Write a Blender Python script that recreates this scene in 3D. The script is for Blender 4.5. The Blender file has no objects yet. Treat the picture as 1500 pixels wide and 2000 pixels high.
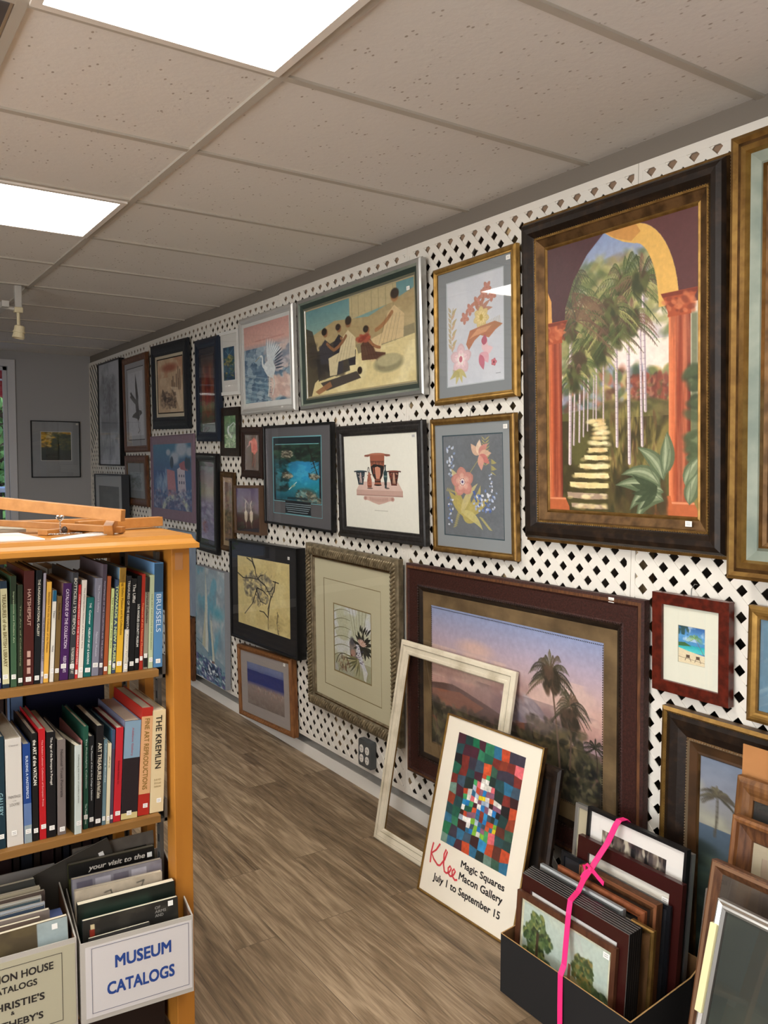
import bpy, math, random
import numpy as np
from mathutils import Matrix, Vector
R = math.radians
# ------------------------------------------------------------------ camera
F_PX, YAW, PITCH, ROLL, EYE = 1631.18, 0.59247, -0.05984, 0.00184, 1.5826
sc = bpy.context.scene
COL = sc.collection
def cam_basis():
    f = Vector((math.sin(YAW)*math.cos(PITCH), math.cos(YAW)*math.cos(PITCH), math.sin(PITCH)))
    r = Vector((math.cos(YAW), -math.sin(YAW), 0)); u = r.cross(f)
    return r*math.cos(ROLL)+u*math.sin(ROLL), u*math.cos(ROLL)-r*math.sin(ROLL), f
cr, cu, cf = cam_basis()
cam = bpy.data.cameras.new('camera'); cam.sensor_fit = 'AUTO'; cam.sensor_width = 36
cam.lens = F_PX/2000*36; cam.clip_start = .02
co = bpy.data.objects.new('camera', cam); COL.objects.link(co)
m = Matrix.Identity(4)
for i in range(3):
    m[i][0], m[i][1], m[i][2] = cr[i], cu[i], -cf[i]
m[2][3] = EYE
co.matrix_world = m; sc.camera = co
# ------------------------------------------------------------------ world, exposure
w = bpy.data.worlds.new('world'); sc.world = w; w.use_nodes = True
nt = w.node_tree; nt.nodes.clear()
sky = nt.nodes.new('ShaderNodeTexSky'); sky.sky_type = 'HOSEK_WILKIE'; sky.turbidity = 5
sky.sun_direction = Vector((.3, -.5, .8)).normalized()
bg = nt.nodes.new('ShaderNodeBackground'); bg.inputs[1].default_value = 5.0
out = nt.nodes.new('ShaderNodeOutputWorld')
nt.links.new(sky.outputs[0], bg.inputs[0]); nt.links.new(bg.outputs[0], out.inputs[0])
vs = sc.view_settings
vs.view_transform = 'Standard'; vs.look = 'None'; vs.gamma = 1; vs.use_curve_mapping = False
vs.exposure = 0.72
LAMP = 13.0           # radiance of the ceiling diffusers
def area(name, loc, rot, sx, sy, power, col):
    l = bpy.data.lights.new(name, 'AREA'); l.shape = 'RECTANGLE'; l.size = sx; l.size_y = sy; l.energy = power; l.color = col
    o = bpy.data.objects.new(name, l); COL.objects.link(o); o.location = loc; o.rotation_euler = rot; return o
# fill light added outside an assumed left wall window, to brighten the ceiling
area('added_ceiling_fill', (-3.14, .1, 1.35), (0, R(-90), 0), 1.9, 4.2, 112, (1.0, .975, .945))
# ------------------------------------------------------------------ room numbers
H = 2.558; XL = 2.097; XW = 2.187; YF = 8.04; S = .6096; Y0 = 1.948; LX = .994
# ------------------------------------------------------------------ colour + materials
def lin(c):
    if isinstance(c, str):
        c = [int(c[i:i+2], 16)/255 for i in (0, 2, 4)]
    return [(v/12.92 if v <= .04045 else ((v+.055)/1.055)**2.4) for v in c[:3]]
MATS = {}
def mat(name, c, rough=.6, metal=0, c2=None, scale=20, stretch=None, bump=0, bscale=None, coat=0, emit=0, detail=4, lo=.35, hi=.65, wave=False):
    if name in MATS: return MATS[name]
    M = bpy.data.materials.new(name); M.use_nodes = True; t = M.node_tree; b = t.nodes['Principled BSDF']
    b.inputs['Base Color'].default_value = (*lin(c), 1); b.inputs['Roughness'].default_value = rough
    b.inputs['Metallic'].default_value = metal; b.inputs['Coat Weight'].default_value = coat*.5
    b.inputs['Specular IOR Level'].default_value = .32
    if emit:
        b.inputs['Emission Color'].default_value = (*lin(c), 1); b.inputs['Emission Strength'].default_value = emit
    if c2 is not None or bump:
        tc = t.nodes.new('ShaderNodeTexCoord'); mp = t.nodes.new('ShaderNodeMapping')
        mp.inputs['Scale'].default_value = stretch or (1, 1, 1)
        t.links.new(tc.outputs['Object'], mp.inputs[0])
    if c2 is not None:
        n = t.nodes.new('ShaderNodeTexNoise'); n.inputs['Scale'].default_value = scale; n.inputs['Detail'].default_value = detail
        r = t.nodes.new('ShaderNodeValToRGB')
        r.color_ramp.elements[0].position = lo; r.color_ramp.elements[1].position = hi
        r.color_ramp.elements[0].color = (*lin(c), 1); r.color_ramp.elements[1].color = (*lin(c2), 1)
        t.links.new(mp.outputs[0], n.inputs['Vector']); t.links.new(n.outputs[0], r.inputs[0])
        t.links.new(r.outputs[0], b.inputs['Base Color'])
    if bump:
        n2 = t.nodes.new('ShaderNodeTexNoise'); n2.inputs['Scale'].default_value = bscale or scale; n2.inputs['Detail'].default_value = 3
        bp = t.nodes.new('ShaderNodeBump'); bp.inputs['Strength'].default_value = bump; bp.inputs['Distance'].default_value = .003
        t.links.new(mp.outputs[0], n2.inputs['Vector']); t.links.new(n2.outputs[0], bp.inputs['Height'])
        t.links.new(bp.outputs[0], b.inputs['Normal'])
    MATS[name] = M; return M
def plain(c, rough=.55, metal=0, coat=0):
    key = 'paint_%s_%d_%d_%d' % (c, rough*100, metal*100, coat*100)
    return mat(key, c, rough, metal, coat=coat)
def glass_mat(name='picture_glass', tint='ffffff', rough=.01, ior=1.5, gain=1.0):
    if name in MATS: return MATS[name]
    M = bpy.data.materials.new(name); M.use_nodes = True; t = M.node_tree; t.nodes.clear()
    o = t.nodes.new('ShaderNodeOutputMaterial'); mx = t.nodes.new('ShaderNodeMixShader')
    tr = t.nodes.new('ShaderNodeBsdfTransparent'); gl = t.nodes.new('ShaderNodeBsdfGlossy'); fr = t.nodes.new('ShaderNodeFresnel')
    tr.inputs[0].default_value = (*lin(tint), 1); gl.inputs['Roughness'].default_value = rough
    t.nodes.remove(fr); fr = t.nodes.new('ShaderNodeLayerWeight'); fr.inputs['Blend'].default_value = .5   # facing = 1-|cos|, same from both sides
    pw = t.nodes.new('ShaderNodeMath'); pw.operation = 'POWER'; pw.inputs[1].default_value = 5; ma = t.nodes.new('ShaderNodeMath'); ma.operation = 'MULTIPLY_ADD'; ma.inputs[1].default_value = .93; ma.inputs[2].default_value = .06
    t.links.new(fr.outputs['Facing'], pw.inputs[0]); t.links.new(pw.outputs[0], ma.inputs[0])
    t.links.new(ma.outputs[0], mx.inputs[0]); t.links.new(tr.outputs[0], mx.inputs[1]); t.links.new(gl.outputs[0], mx.inputs[2])
    t.links.new(mx.outputs[0], o.inputs[0]); MATS[name] = M; return M
def art_mat(rough=.5, bump=0):
    key = 'printed_colours_%d_%d' % (rough*100, bump*10)
    if key in MATS: return MATS[key]
    M = bpy.data.materials.new(key); M.use_nodes = True; t = M.node_tree; b = t.nodes['Principled BSDF']
    a = t.nodes.new('ShaderNodeAttribute'); a.attribute_name = 'print'
    t.links.new(a.outputs['Color'], b.inputs['Base Color']); b.inputs['Roughness'].default_value = rough
    if bump:
        n2 = t.nodes.new('ShaderNodeTexNoise'); n2.inputs['Scale'].default_value = 220
        tc = t.nodes.new('ShaderNodeTexCoord'); t.links.new(tc.outputs['Object'], n2.inputs['Vector'])
        bp = t.nodes.new('ShaderNodeBump'); bp.inputs['Strength'].default_value = bump; bp.inputs['Distance'].default_value = .002
        t.links.new(n2.outputs[0], bp.inputs['Height']); t.links.new(bp.outputs[0], b.inputs['Normal'])
    MATS[key] = M; return M
# ------------------------------------------------------------------ mesh helpers
class MB:
    def __init__(s): s.v = []; s.f = []; s.m = []; s.mats = []
    def mi(s, M):
        if M not in s.mats: s.mats.append(M)
        return s.mats.index(M)
    def face(s, pts, M):
        n = len(s.v); s.v += [tuple(p) for p in pts]; s.f.append(tuple(range(n, n+len(pts)))); s.m.append(s.mi(M)); return s
    def box(s, a, b, M, T=None):
        (x0, y0, z0), (x1, y1, z1) = a, b
        P = [(x0,y0,z0),(x1,y0,z0),(x1,y1,z0),(x0,y1,z0),(x0,y0,z1),(x1,y0,z1),(x1,y1,z1),(x0,y1,z1)]
        if T is not None: P = [tuple(T @ Vector(p)) for p in P]
        n = len(s.v); s.v += P; k = s.mi(M)
        for q in ((0,3,2,1),(4,5,6,7),(0,1,5,4),(1,2,6,5),(2,3,7,6),(3,0,4,7)):
            s.f.append(tuple(n+i for i in q)); s.m.append(k)
        return s
    def prism(s, poly, z0, z1, M, T=None):      # poly in xy
        n = len(s.v); k = s.mi(M); L = len(poly)
        P = [(x, y, z0) for x, y in poly]+[(x, y, z1) for x, y in poly]
        if T is not None: P = [tuple(T @ Vector(p)) for p in P]
        s.v += P
        s.f.append(tuple(n+i for i in range(L))[::-1]); s.m.append(k)
        s.f.append(tuple(n+L+i for i in range(L))); s.m.append(k)
        for i in range(L):
            j = (i+1) % L; s.f.append((n+i, n+j, n+L+j, n+L+i)); s.m.append(k)
        return s
    def lathe(s, prof, M, T=None, seg=16):      # prof (r,z)
        n = len(s.v); k = s.mi(M)
        for r, z in prof:
            for i in range(seg):
                a = 2*math.pi*i/seg; p = Vector((r*math.cos(a), r*math.sin(a), z))
                s.v.append(tuple(T @ p if T is not None else p))
        for j in range(len(prof)-1):
            for i in range(seg):
                i2 = (i+1) % seg
                s.f.append((n+j*seg+i, n+j*seg+i2, n+(j+1)*seg+i2, n+(j+1)*seg+i)); s.m.append(k)
        s.f.append(tuple(n+i for i in range(seg))[::-1]); s.m.append(k)
        s.f.append(tuple(n+(len(prof)-1)*seg+i for i in range(seg))); s.m.append(k)
        return s
    def tube(s, pts, r, M, seg=8, closed=False):
        pts = [Vector(p) for p in pts]; n = len(s.v); k = s.mi(M); L = len(pts)
        for i, p in enumerate(pts):
            a = pts[i-1] if (i or closed) else p; b = pts[(i+1) % L] if (i < L-1 or closed) else p
            d = (b-a).normalized(); up = Vector((0, 0, 1)) if abs(d.z) < .9 else Vector((1, 0, 0))
            x = d.cross(up).normalized(); y = d.cross(x)
            rr = r[i] if isinstance(r, (list, tuple)) else r
            for j in range(seg):
                t = 2*math.pi*j/seg; s.v.append(tuple(p+x*rr*math.cos(t)+y*rr*math.sin(t)))
        for i in range(L if closed else L-1):
            i2 = (i+1) % L
            for j in range(seg):
                j2 = (j+1) % seg; s.f.append((n+i*seg+j, n+i*seg+j2, n+i2*seg+j2, n+i2*seg+j)); s.m.append(k)
        if not closed:
            s.f.append(tuple(n+j for j in range(seg))[::-1]); s.m.append(k)
            s.f.append(tuple(n+(L-1)*seg+j for j in range(seg))); s.m.append(k)
        return s
    def ball(s, c, r, M, seg=6, rings=4, T=None):
        sx, sy, sz = r if isinstance(r, (tuple, list)) else (r, r, r); n = len(s.v); k = s.mi(M)
        T = T or Matrix.Identity(3); c = Vector(c)
        for j in range(rings+1):
            ph = math.pi*j/rings
            for i in range(seg):
                a = 2*math.pi*i/seg
                s.v.append(tuple(c+T @ Vector((sx*math.sin(ph)*math.cos(a), sy*math.sin(ph)*math.sin(a), sz*math.cos(ph)))))
        for j in range(rings):
            for i in range(seg):
                i2 = (i+1) % seg; s.f.append((n+j*seg+i, n+(j+1)*seg+i, n+(j+1)*seg+i2, n+j*seg+i2)); s.m.append(k)
        return s
    def ribbon(s, pts, wd, off, M, T):           # flat pen stroke in local xz plane, raised to y=-off
        n = len(s.v); k = s.mi(M); L = len(pts); P = [Vector((p[0], p[1])) for p in pts]
        for i, p in enumerate(P):
            d = (P[min(i+1, L-1)]-P[max(i-1, 0)]); d = d.normalized() if d.length else Vector((1, 0)); nn = Vector((-d.y, d.x))
            for sgn in (1, -1):
                q = p+nn*wd/2*sgn; s.v.append(tuple(T @ Vector((q.x, -off, q.y))))
        for i in range(L-1):
            s.f.append((n+2*i, n+2*i+2, n+2*i+3, n+2*i+1)); s.m.append(k)
        return s
def obj(name, mb, parent=None, smooth=False, bevel=0):
    me = bpy.data.meshes.new(name); me.from_pydata(mb.v, [], mb.f)
    for M in mb.mats: me.materials.append(M)
    me.polygons.foreach_set('material_index', mb.m)
    if smooth: me.polygons.foreach_set('use_smooth', [True]*len(mb.f))
    me.update(); o = bpy.data.objects.new(name, me); COL.objects.link(o)
    if parent: o.parent = parent
    if bevel:
        b = o.modifiers.new('bevel', 'BEVEL'); b.width = bevel; b.segments = 2; b.limit_method = 'ANGLE'
    return o
def tag(o, label, cat, group=None):
    o['label'] = label; o['category'] = cat
    if group: o['group'] = group
    return o
def thing(name, label, cat, group=None, M=None):
    o = bpy.data.objects.new(name, None); o.empty_display_size = .05; COL.objects.link(o)
    if M is not None: o.matrix_world = M
    return tag(o, label, cat, group)
def struct(name, mb):
    o = obj(name, mb); o['kind'] = 'structure'; return o
def bbox(a, b, M): return MB().box(a, b, M)
def text_mesh(s, bold=0, shear=0):
    grow = bold*1.6; bold = 0
    c = bpy.data.curves.new('lettering', 'FONT'); c.body = s; c.resolution_u = 3; c.offset = bold; c.shear = shear
    c.align_x = 'LEFT'
    o = bpy.data.objects.new('lettering', c); COL.objects.link(o)
    dg = bpy.context.evaluated_depsgraph_get(); dg.update()
    me = bpy.data.meshes.new_from_object(o.evaluated_get(dg)); bpy.data.objects.remove(o); bpy.data.curves.remove(c)
    if grow and len(me.vertices):
        n = len(me.vertices); co_ = np.zeros(n*3); me.vertices.foreach_get('co', co_); co_ = co_.reshape(-1, 3); F_ = [tuple(p.vertices) for p in me.polygons]
        V_, G_ = [], []
        for k, (dx, dy) in enumerate(((-1, -1), (1, -1), (1, 1), (-1, 1), (0, 0))): V_.append(co_+np.array([dx*grow, dy*grow, k])); G_ += [tuple(i+k*n for i in f) for f in F_]
        me = bpy.data.meshes.new('lettering'); me.from_pydata(np.concatenate(V_).tolist(), [], G_)
    return me
def lettering(s, x0, z0, width, height, y, M, parent, bold=0, shear=0, mode='h', name='lettering'):
    """text on a local plane y=const facing -Y. 'h': starts x0, baseline z0. 'v': reads downward from z0 (top), centred on x0"""
    me = text_mesh(s, bold, shear); n = len(me.vertices)
    if n == 0: return None
    co_ = np.zeros(n*3); me.vertices.foreach_get('co', co_); co_ = co_.reshape(-1, 3)
    lo_, hi_ = co_.min(0), co_.max(0); sx = width/max(1e-6, hi_[0]-lo_[0]); sy = height/max(1e-6, hi_[1]-lo_[1])
    if height == 0: sy = sx
    a = (co_[:, 0]-lo_[0])*sx; y = y-co_[:, 2]*.00006
    if mode == 'h':
        b_ = co_[:, 1]*sy if height == 0 else (co_[:, 1]-lo_[1])*sy
        P = np.stack([x0+a, y+np.zeros(n), z0+b_], 1)
    else:
        b_ = (co_[:, 1]-(lo_[1]+hi_[1])/2)*sy
        P = np.stack([x0+b_, y+np.zeros(n), z0-a], 1)
    me.vertices.foreach_set('co', P.ravel()); me.materials.clear(); me.materials.append(M); me.update()
    o = bpy.data.objects.new(name, me); COL.objects.link(o); o.parent = parent; me.name = name
    return o
# ------------------------------------------------------------------ painter: procedural pictures as colour attributes
class Cv:
    def __init__(s, w_, h_, c='ffffff', seed=1):
        s.w, s.h = w_, h_; s.a = np.ones((h_, w_, 3))*np.array(s.c(c))
        s.y, s.x = np.mgrid[0:h_, 0:w_].astype(float); s.x = (s.x+.5)/w_; s.y = (s.y+.5)/h_; s.r = np.random.default_rng(seed)
    def c(s, c):
        return np.array([int(c[i:i+2], 16)/255 for i in (0, 2, 4)]) if isinstance(c, str) else np.array(c)
    def noise(s, fx, fy, seed=0, oct=3):
        rg = np.random.default_rng(seed); o = np.zeros((s.h, s.w)); amp = 1; tot = 0
        for k in range(oct):
            gx, gy = max(2, int(fx*2**k)+2), max(2, int(fy*2**k)+2); g = rg.random((gy, gx))
            X = s.x*(gx-1.001); Y = s.y*(gy-1.001); i = X.astype(int); j = Y.astype(int); u = X-i; v = Y-j
            u = u*u*(3-2*u); v = v*v*(3-2*v)
            o += amp*((g[j, i]*(1-u)+g[j, i+1]*u)*(1-v)+(g[j+1, i]*(1-u)+g[j+1, i+1]*u)*v); tot += amp; amp *= .55
        return o/tot
    def put(s, mask, c, al=1.0):
        k = (mask*al)[..., None]; s.a = s.a*(1-k)+(c if isinstance(c, np.ndarray) and c.ndim == 3 else s.c(c))*k; return s
    def grad(s, stops, y0=0, y1=1, mask=None, al=1, ax='y'):
        t = s.y if ax == 'y' else s.x
        C = np.stack([np.interp(t, [y0+(y1-y0)*p for p, _ in stops], [s.c(c)[k] for _, c in stops]) for k in range(3)], -1)
        mk = ((t >= y0) & (t <= y1)).astype(float) if mask is None else mask
        return s.put(mk, C, al)
    def mott(s, c, fx=6, fy=6, seed=0, al=1, lo=.5, hi=.65, mask=None):
        n = np.clip((s.noise(fx, fy, seed)-lo)/(hi-lo), 0, 1)
        if mask is not None: n = n*mask
        return s.put(n, c, al)
    def rect(s, x0, y0, x1, y1, c, al=1, soft=0):
        if soft:
            mk = np.clip((s.x-x0)/soft, 0, 1)*np.clip((x1-s.x)/soft, 0, 1)*np.clip((s.y-y0)/soft, 0, 1)*np.clip((y1-s.y)/soft, 0, 1)
        else: mk = ((s.x >= x0) & (s.x < x1) & (s.y >= y0) & (s.y < y1)).astype(float)
        return s.put(mk, c, al)
    def sub(s, x0, y0, x1, y1):
        i0 = max(0, int(x0*s.w)-1); i1 = min(s.w, int(x1*s.w)+2); j0 = max(0, int(y0*s.h)-1); j1 = min(s.h, int(y1*s.h)+2)
        return i0, i1, j0, j1
    def pmask(s, pts, x, y):
        mk = np.zeros(x.shape, bool); n = len(pts)
        for i in range(n):
            (xa, ya), (xb, yb) = pts[i], pts[(i+1) % n]
            if ya == yb: continue
            c = ((ya > y) != (yb > y)) & (x < (xb-xa)*(y-ya)/(yb-ya)+xa); mk ^= c
        return mk
    def poly(s, pts, c, al=1):
        xs = [p[0] for p in pts]; ys = [p[1] for p in pts]; i0, i1, j0, j1 = s.sub(min(xs), min(ys), max(xs), max(ys))
        if i1 <= i0 or j1 <= j0: return s
        x = s.x[j0:j1, i0:i1]; y = s.y[j0:j1, i0:i1]; k = 0; dx = .25/s.w; dy = .25/s.h
        for ex, ey in ((-dx, -dy), (dx, dy), (-dx, dy), (dx, -dy)): k = k+s.pmask(pts, x+ex, y+ey)*.25
        k = (k*al)[..., None]; s.a[j0:j1, i0:i1] = s.a[j0:j1, i0:i1]*(1-k)+s.c(c)*k; return s
    def ell(s, cx, cy, rx, ry, c, ang=0, al=1, soft=.15):
        m_ = max(rx, ry*s.h/s.w)*(1+soft); my = max(ry, rx*s.w/s.h)*(1+soft)
        i0, i1, j0, j1 = s.sub(cx-m_, cy-my, cx+m_, cy+my)
        if i1 <= i0 or j1 <= j0: return s
        X = (s.x[j0:j1, i0:i1]-cx); Y = (s.y[j0:j1, i0:i1]-cy)*s.h/s.w; ca, sa = math.cos(ang), math.sin(ang)
        u = (X*ca+Y*sa)/rx; v = (-X*sa+Y*ca)/(ry*s.h/s.w); d = np.sqrt(u*u+v*v)
        k = (np.clip((1+soft-d)/(2*soft), 0, 1)*al)[..., None]; s.a[j0:j1, i0:i1] = s.a[j0:j1, i0:i1]*(1-k)+s.c(c)*k; return s
    def line(s, pts, wd, c, al=1):                 # wd in x-units, scalar or (start,end)
        w0, w1 = (wd, wd) if not isinstance(wd, (tuple, list)) else wd; n = len(pts)-1
        for i in range(n):
            (xa, ya), (xb, yb) = pts[i], pts[i+1]; wa = w0+(w1-w0)*(i+.5)/n; wm = max(wa, .7/s.w)
            i0, i1, j0, j1 = s.sub(min(xa, xb)-wm, min(ya, yb)-wm*s.w/s.h, max(xa, xb)+wm, max(ya, yb)+wm*s.w/s.h)
            if i1 <= i0 or j1 <= j0: continue
            ar = s.h/s.w; X = s.x[j0:j1, i0:i1]-xa; Y = (s.y[j0:j1, i0:i1]-ya)*ar; dx = xb-xa; dy = (yb-ya)*ar; L = dx*dx+dy*dy+1e-12
            t = np.clip((X*dx+Y*dy)/L, 0, 1); d = np.sqrt((X-t*dx)**2+(Y-t*dy)**2)
            k = (np.clip((wm/2-d)*s.w+.5, 0, 1)*al*min(1, wa/wm+.15))[..., None]
            s.a[j0:j1, i0:i1] = s.a[j0:j1, i0:i1]*(1-k)+s.c(c)*k
        return s
    def curve(s, p0, p1, p2, wd, c, al=1, n=8):
        return s.line([((1-t)**2*p0[0]+2*t*(1-t)*p1[0]+t*t*p2[0], (1-t)**2*p0[1]+2*t*(1-t)*p1[1]+t*t*p2[1]) for t in [i/n for i in range(n+1)]], wd, c, al)
    def dabs(s, n, x0, y0, x1, y1, sz, cols, al=.7, ang=0, asp=2.0, jit=.6, fn=None):
        for _ in range(n):
            x = s.r.uniform(x0, x1); y = s.r.uniform(y0, y1)
            if fn and not fn(x, y): continue
            r = sz*s.r.uniform(.5, 1.4)
            s.ell(x, y, r*asp, r*s.w/s.h, cols[s.r.integers(len(cols))], ang+s.r.uniform(-jit, jit), al, .3)
        return s
    def leaf(s, x, y, L, wd, ang, c, al=1, bend=0.0):
        ar = s.w/s.h; pts = []; pr = []
        for i in range(9):
            t = i/8; a = ang+bend*t; px = x+L*t*math.cos(a); py = y+L*t*math.sin(a)*ar; k = wd*math.sin(math.pi*min(1, t**.8))
            pts.append((px-k*math.sin(a), py+k*math.cos(a)*ar)); pr.append((px+k*math.sin(a), py-k*math.cos(a)*ar))
        return s.poly(pts+pr[::-1], c, al)
    def palm(s, x, y, sz, cols, n=13, droop=.9, lw=.006, leaflets=9, trunk=None, tw=.01, tc='8a7a6a', al=.9):
        ar = s.w/s.h
        if trunk: s.curve((x, y), ((x+trunk[0])/2+.01, (y+trunk[1])/2), trunk, (tw*.7, tw), tc)
        for k in range(n):
            a = -math.pi*1.12+math.pi*1.24*k/(n-1)+s.r.uniform(-.12, .12); L = sz*s.r.uniform(.75, 1.1); c = cols[s.r.integers(len(cols))]
            ex = x+L*math.cos(a); ey = y+(L*math.sin(a)*.8+L*droop*abs(math.cos(a))*.75)*ar; mx_ = x+L*.55*math.cos(a); my_ = y+(L*.75*math.sin(a))*ar
            s.curve((x, y), (mx_, my_), (ex, ey), (lw, lw*.4), c, al)
            for j in range(2, leaflets+1):
                t = j/leaflets; px = (1-t)**2*x+2*t*(1-t)*mx_+t*t*ex; py = (1-t)**2*y+2*t*(1-t)*my_+t*t*ey; ll = L*.34*(1-.5*t)
                for sg in (-1, 1):
                    s.line([(px, py), (px+ll*(.45*math.cos(a)+sg*.32), py+ll*(.75+.2*sg*math.cos(a))*ar)], (lw*.7, lw*.2), c, al*.85)
        return s
def art_plane(name, cv, x0, z0, x1, z1, y, parent, rough=.5, bump=0):
    gr_ = .03 if cv.a.mean() > .7 else .11
    cv.a = cv.a*(1-gr_/2+gr_*cv.noise(cv.w/6, cv.h/6, 77, 3)[..., None])   # paper and brush grain
    h_, w_, _ = cv.a.shape; X = np.linspace(x0, x1, w_); Z = np.linspace(z1, z0, h_)
    XX, ZZ = np.meshgrid(X, Z); n = w_*h_
    V = np.stack([XX.ravel(), np.full(n, y), ZZ.ravel()], 1)
    idx = np.arange(n).reshape(h_, w_); a = idx[:-1, :-1].ravel(); b = idx[1:, :-1].ravel(); c = idx[1:, 1:].ravel(); d = idx[:-1, 1:].ravel()
    Fc = np.stack([a, b, c, d], 1); nf = len(Fc)
    me = bpy.data.meshes.new(name); me.vertices.add(n); me.vertices.foreach_set('co', V.ravel())
    me.loops.add(nf*4); me.loops.foreach_set('vertex_index', Fc.ravel().astype(np.int32))
    me.polygons.add(nf); me.polygons.foreach_set('loop_start', np.arange(0, nf*4, 4, dtype=np.int32))
    me.update(calc_edges=True)
    A = np.clip(cv.a.reshape(-1, 3), 0, 1); A = np.where(A <= .04045, A/12.92, ((A+.055)/1.055)**2.4)
    at = me.color_attributes.new('print', 'FLOAT_COLOR', 'POINT'); at.data.foreach_set('color', np.concatenate([A, np.ones((n, 1))], 1).ravel().astype(np.float32))
    me.materials.append(art_mat(rough, bump)); o = bpy.data.objects.new(name, me); COL.objects.link(o); o.parent = parent
    return o
# ================================================================== SETTING
ceil_tile = mat('ceiling_tile', 'dedad4', .95, bump=.25, bscale=60)
def add_specks(M):
    t = M.node_tree; b = t.nodes['Principled BSDF']
    tc = t.nodes.new('ShaderNodeTexCoord'); v = t.nodes.new('ShaderNodeTexVoronoi'); v.inputs['Scale'].default_value = 55; v.inputs['Randomness'].default_value = 1
    mp = t.nodes.new('ShaderNodeMapping'); mp.inputs['Scale'].default_value = (1, .6, 1)
    n = t.nodes.new('ShaderNodeTexNoise'); n.inputs['Scale'].default_value = 22
    r = t.nodes.new('ShaderNodeValToRGB'); r.color_ramp.elements[0].position = .13; r.color_ramp.elements[1].position = .22
    r.color_ramp.elements[0].color = (1, 1, 1, 1); r.color_ramp.elements[1].color = (0, 0, 0, 1)
    r2 = t.nodes.new('ShaderNodeValToRGB'); r2.color_ramp.elements[0].position = .5; r2.color_ramp.elements[1].position = .58
    mul = t.nodes.new('ShaderNodeMath'); mul.operation = 'MULTIPLY'; mx = t.nodes.new('ShaderNodeMix'); mx.data_type = 'RGBA'
    mx.inputs[6].default_value = (*lin('dedad4'), 1); mx.inputs[7].default_value = (*lin('a89d92'), 1)
    L = t.links.new
    L(tc.outputs['Object'], mp.inputs[0]); L(mp.outputs[0], v.inputs['Vector']); L(mp.outputs[0], n.inputs['Vector'])
    L(v.outputs['Distance'], r.inputs[0]); L(n.outputs[0], r2.inputs[0]); L(r.outputs[0], mul.inputs[0]); L(r2.outputs[0], mul.inputs[1])
    L(mul.outputs[0], mx.inputs[0]); L(mx.outputs[2], b.inputs['Base Color'])
add_specks(ceil_tile)
tbar = plain('b8b1a5', .6)
wall_paint = mat('grey_wall_paint', 'a3a2a2', .85, bump=.1, bscale=120)
white_trim = plain('e8e4dc', .45)
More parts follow.
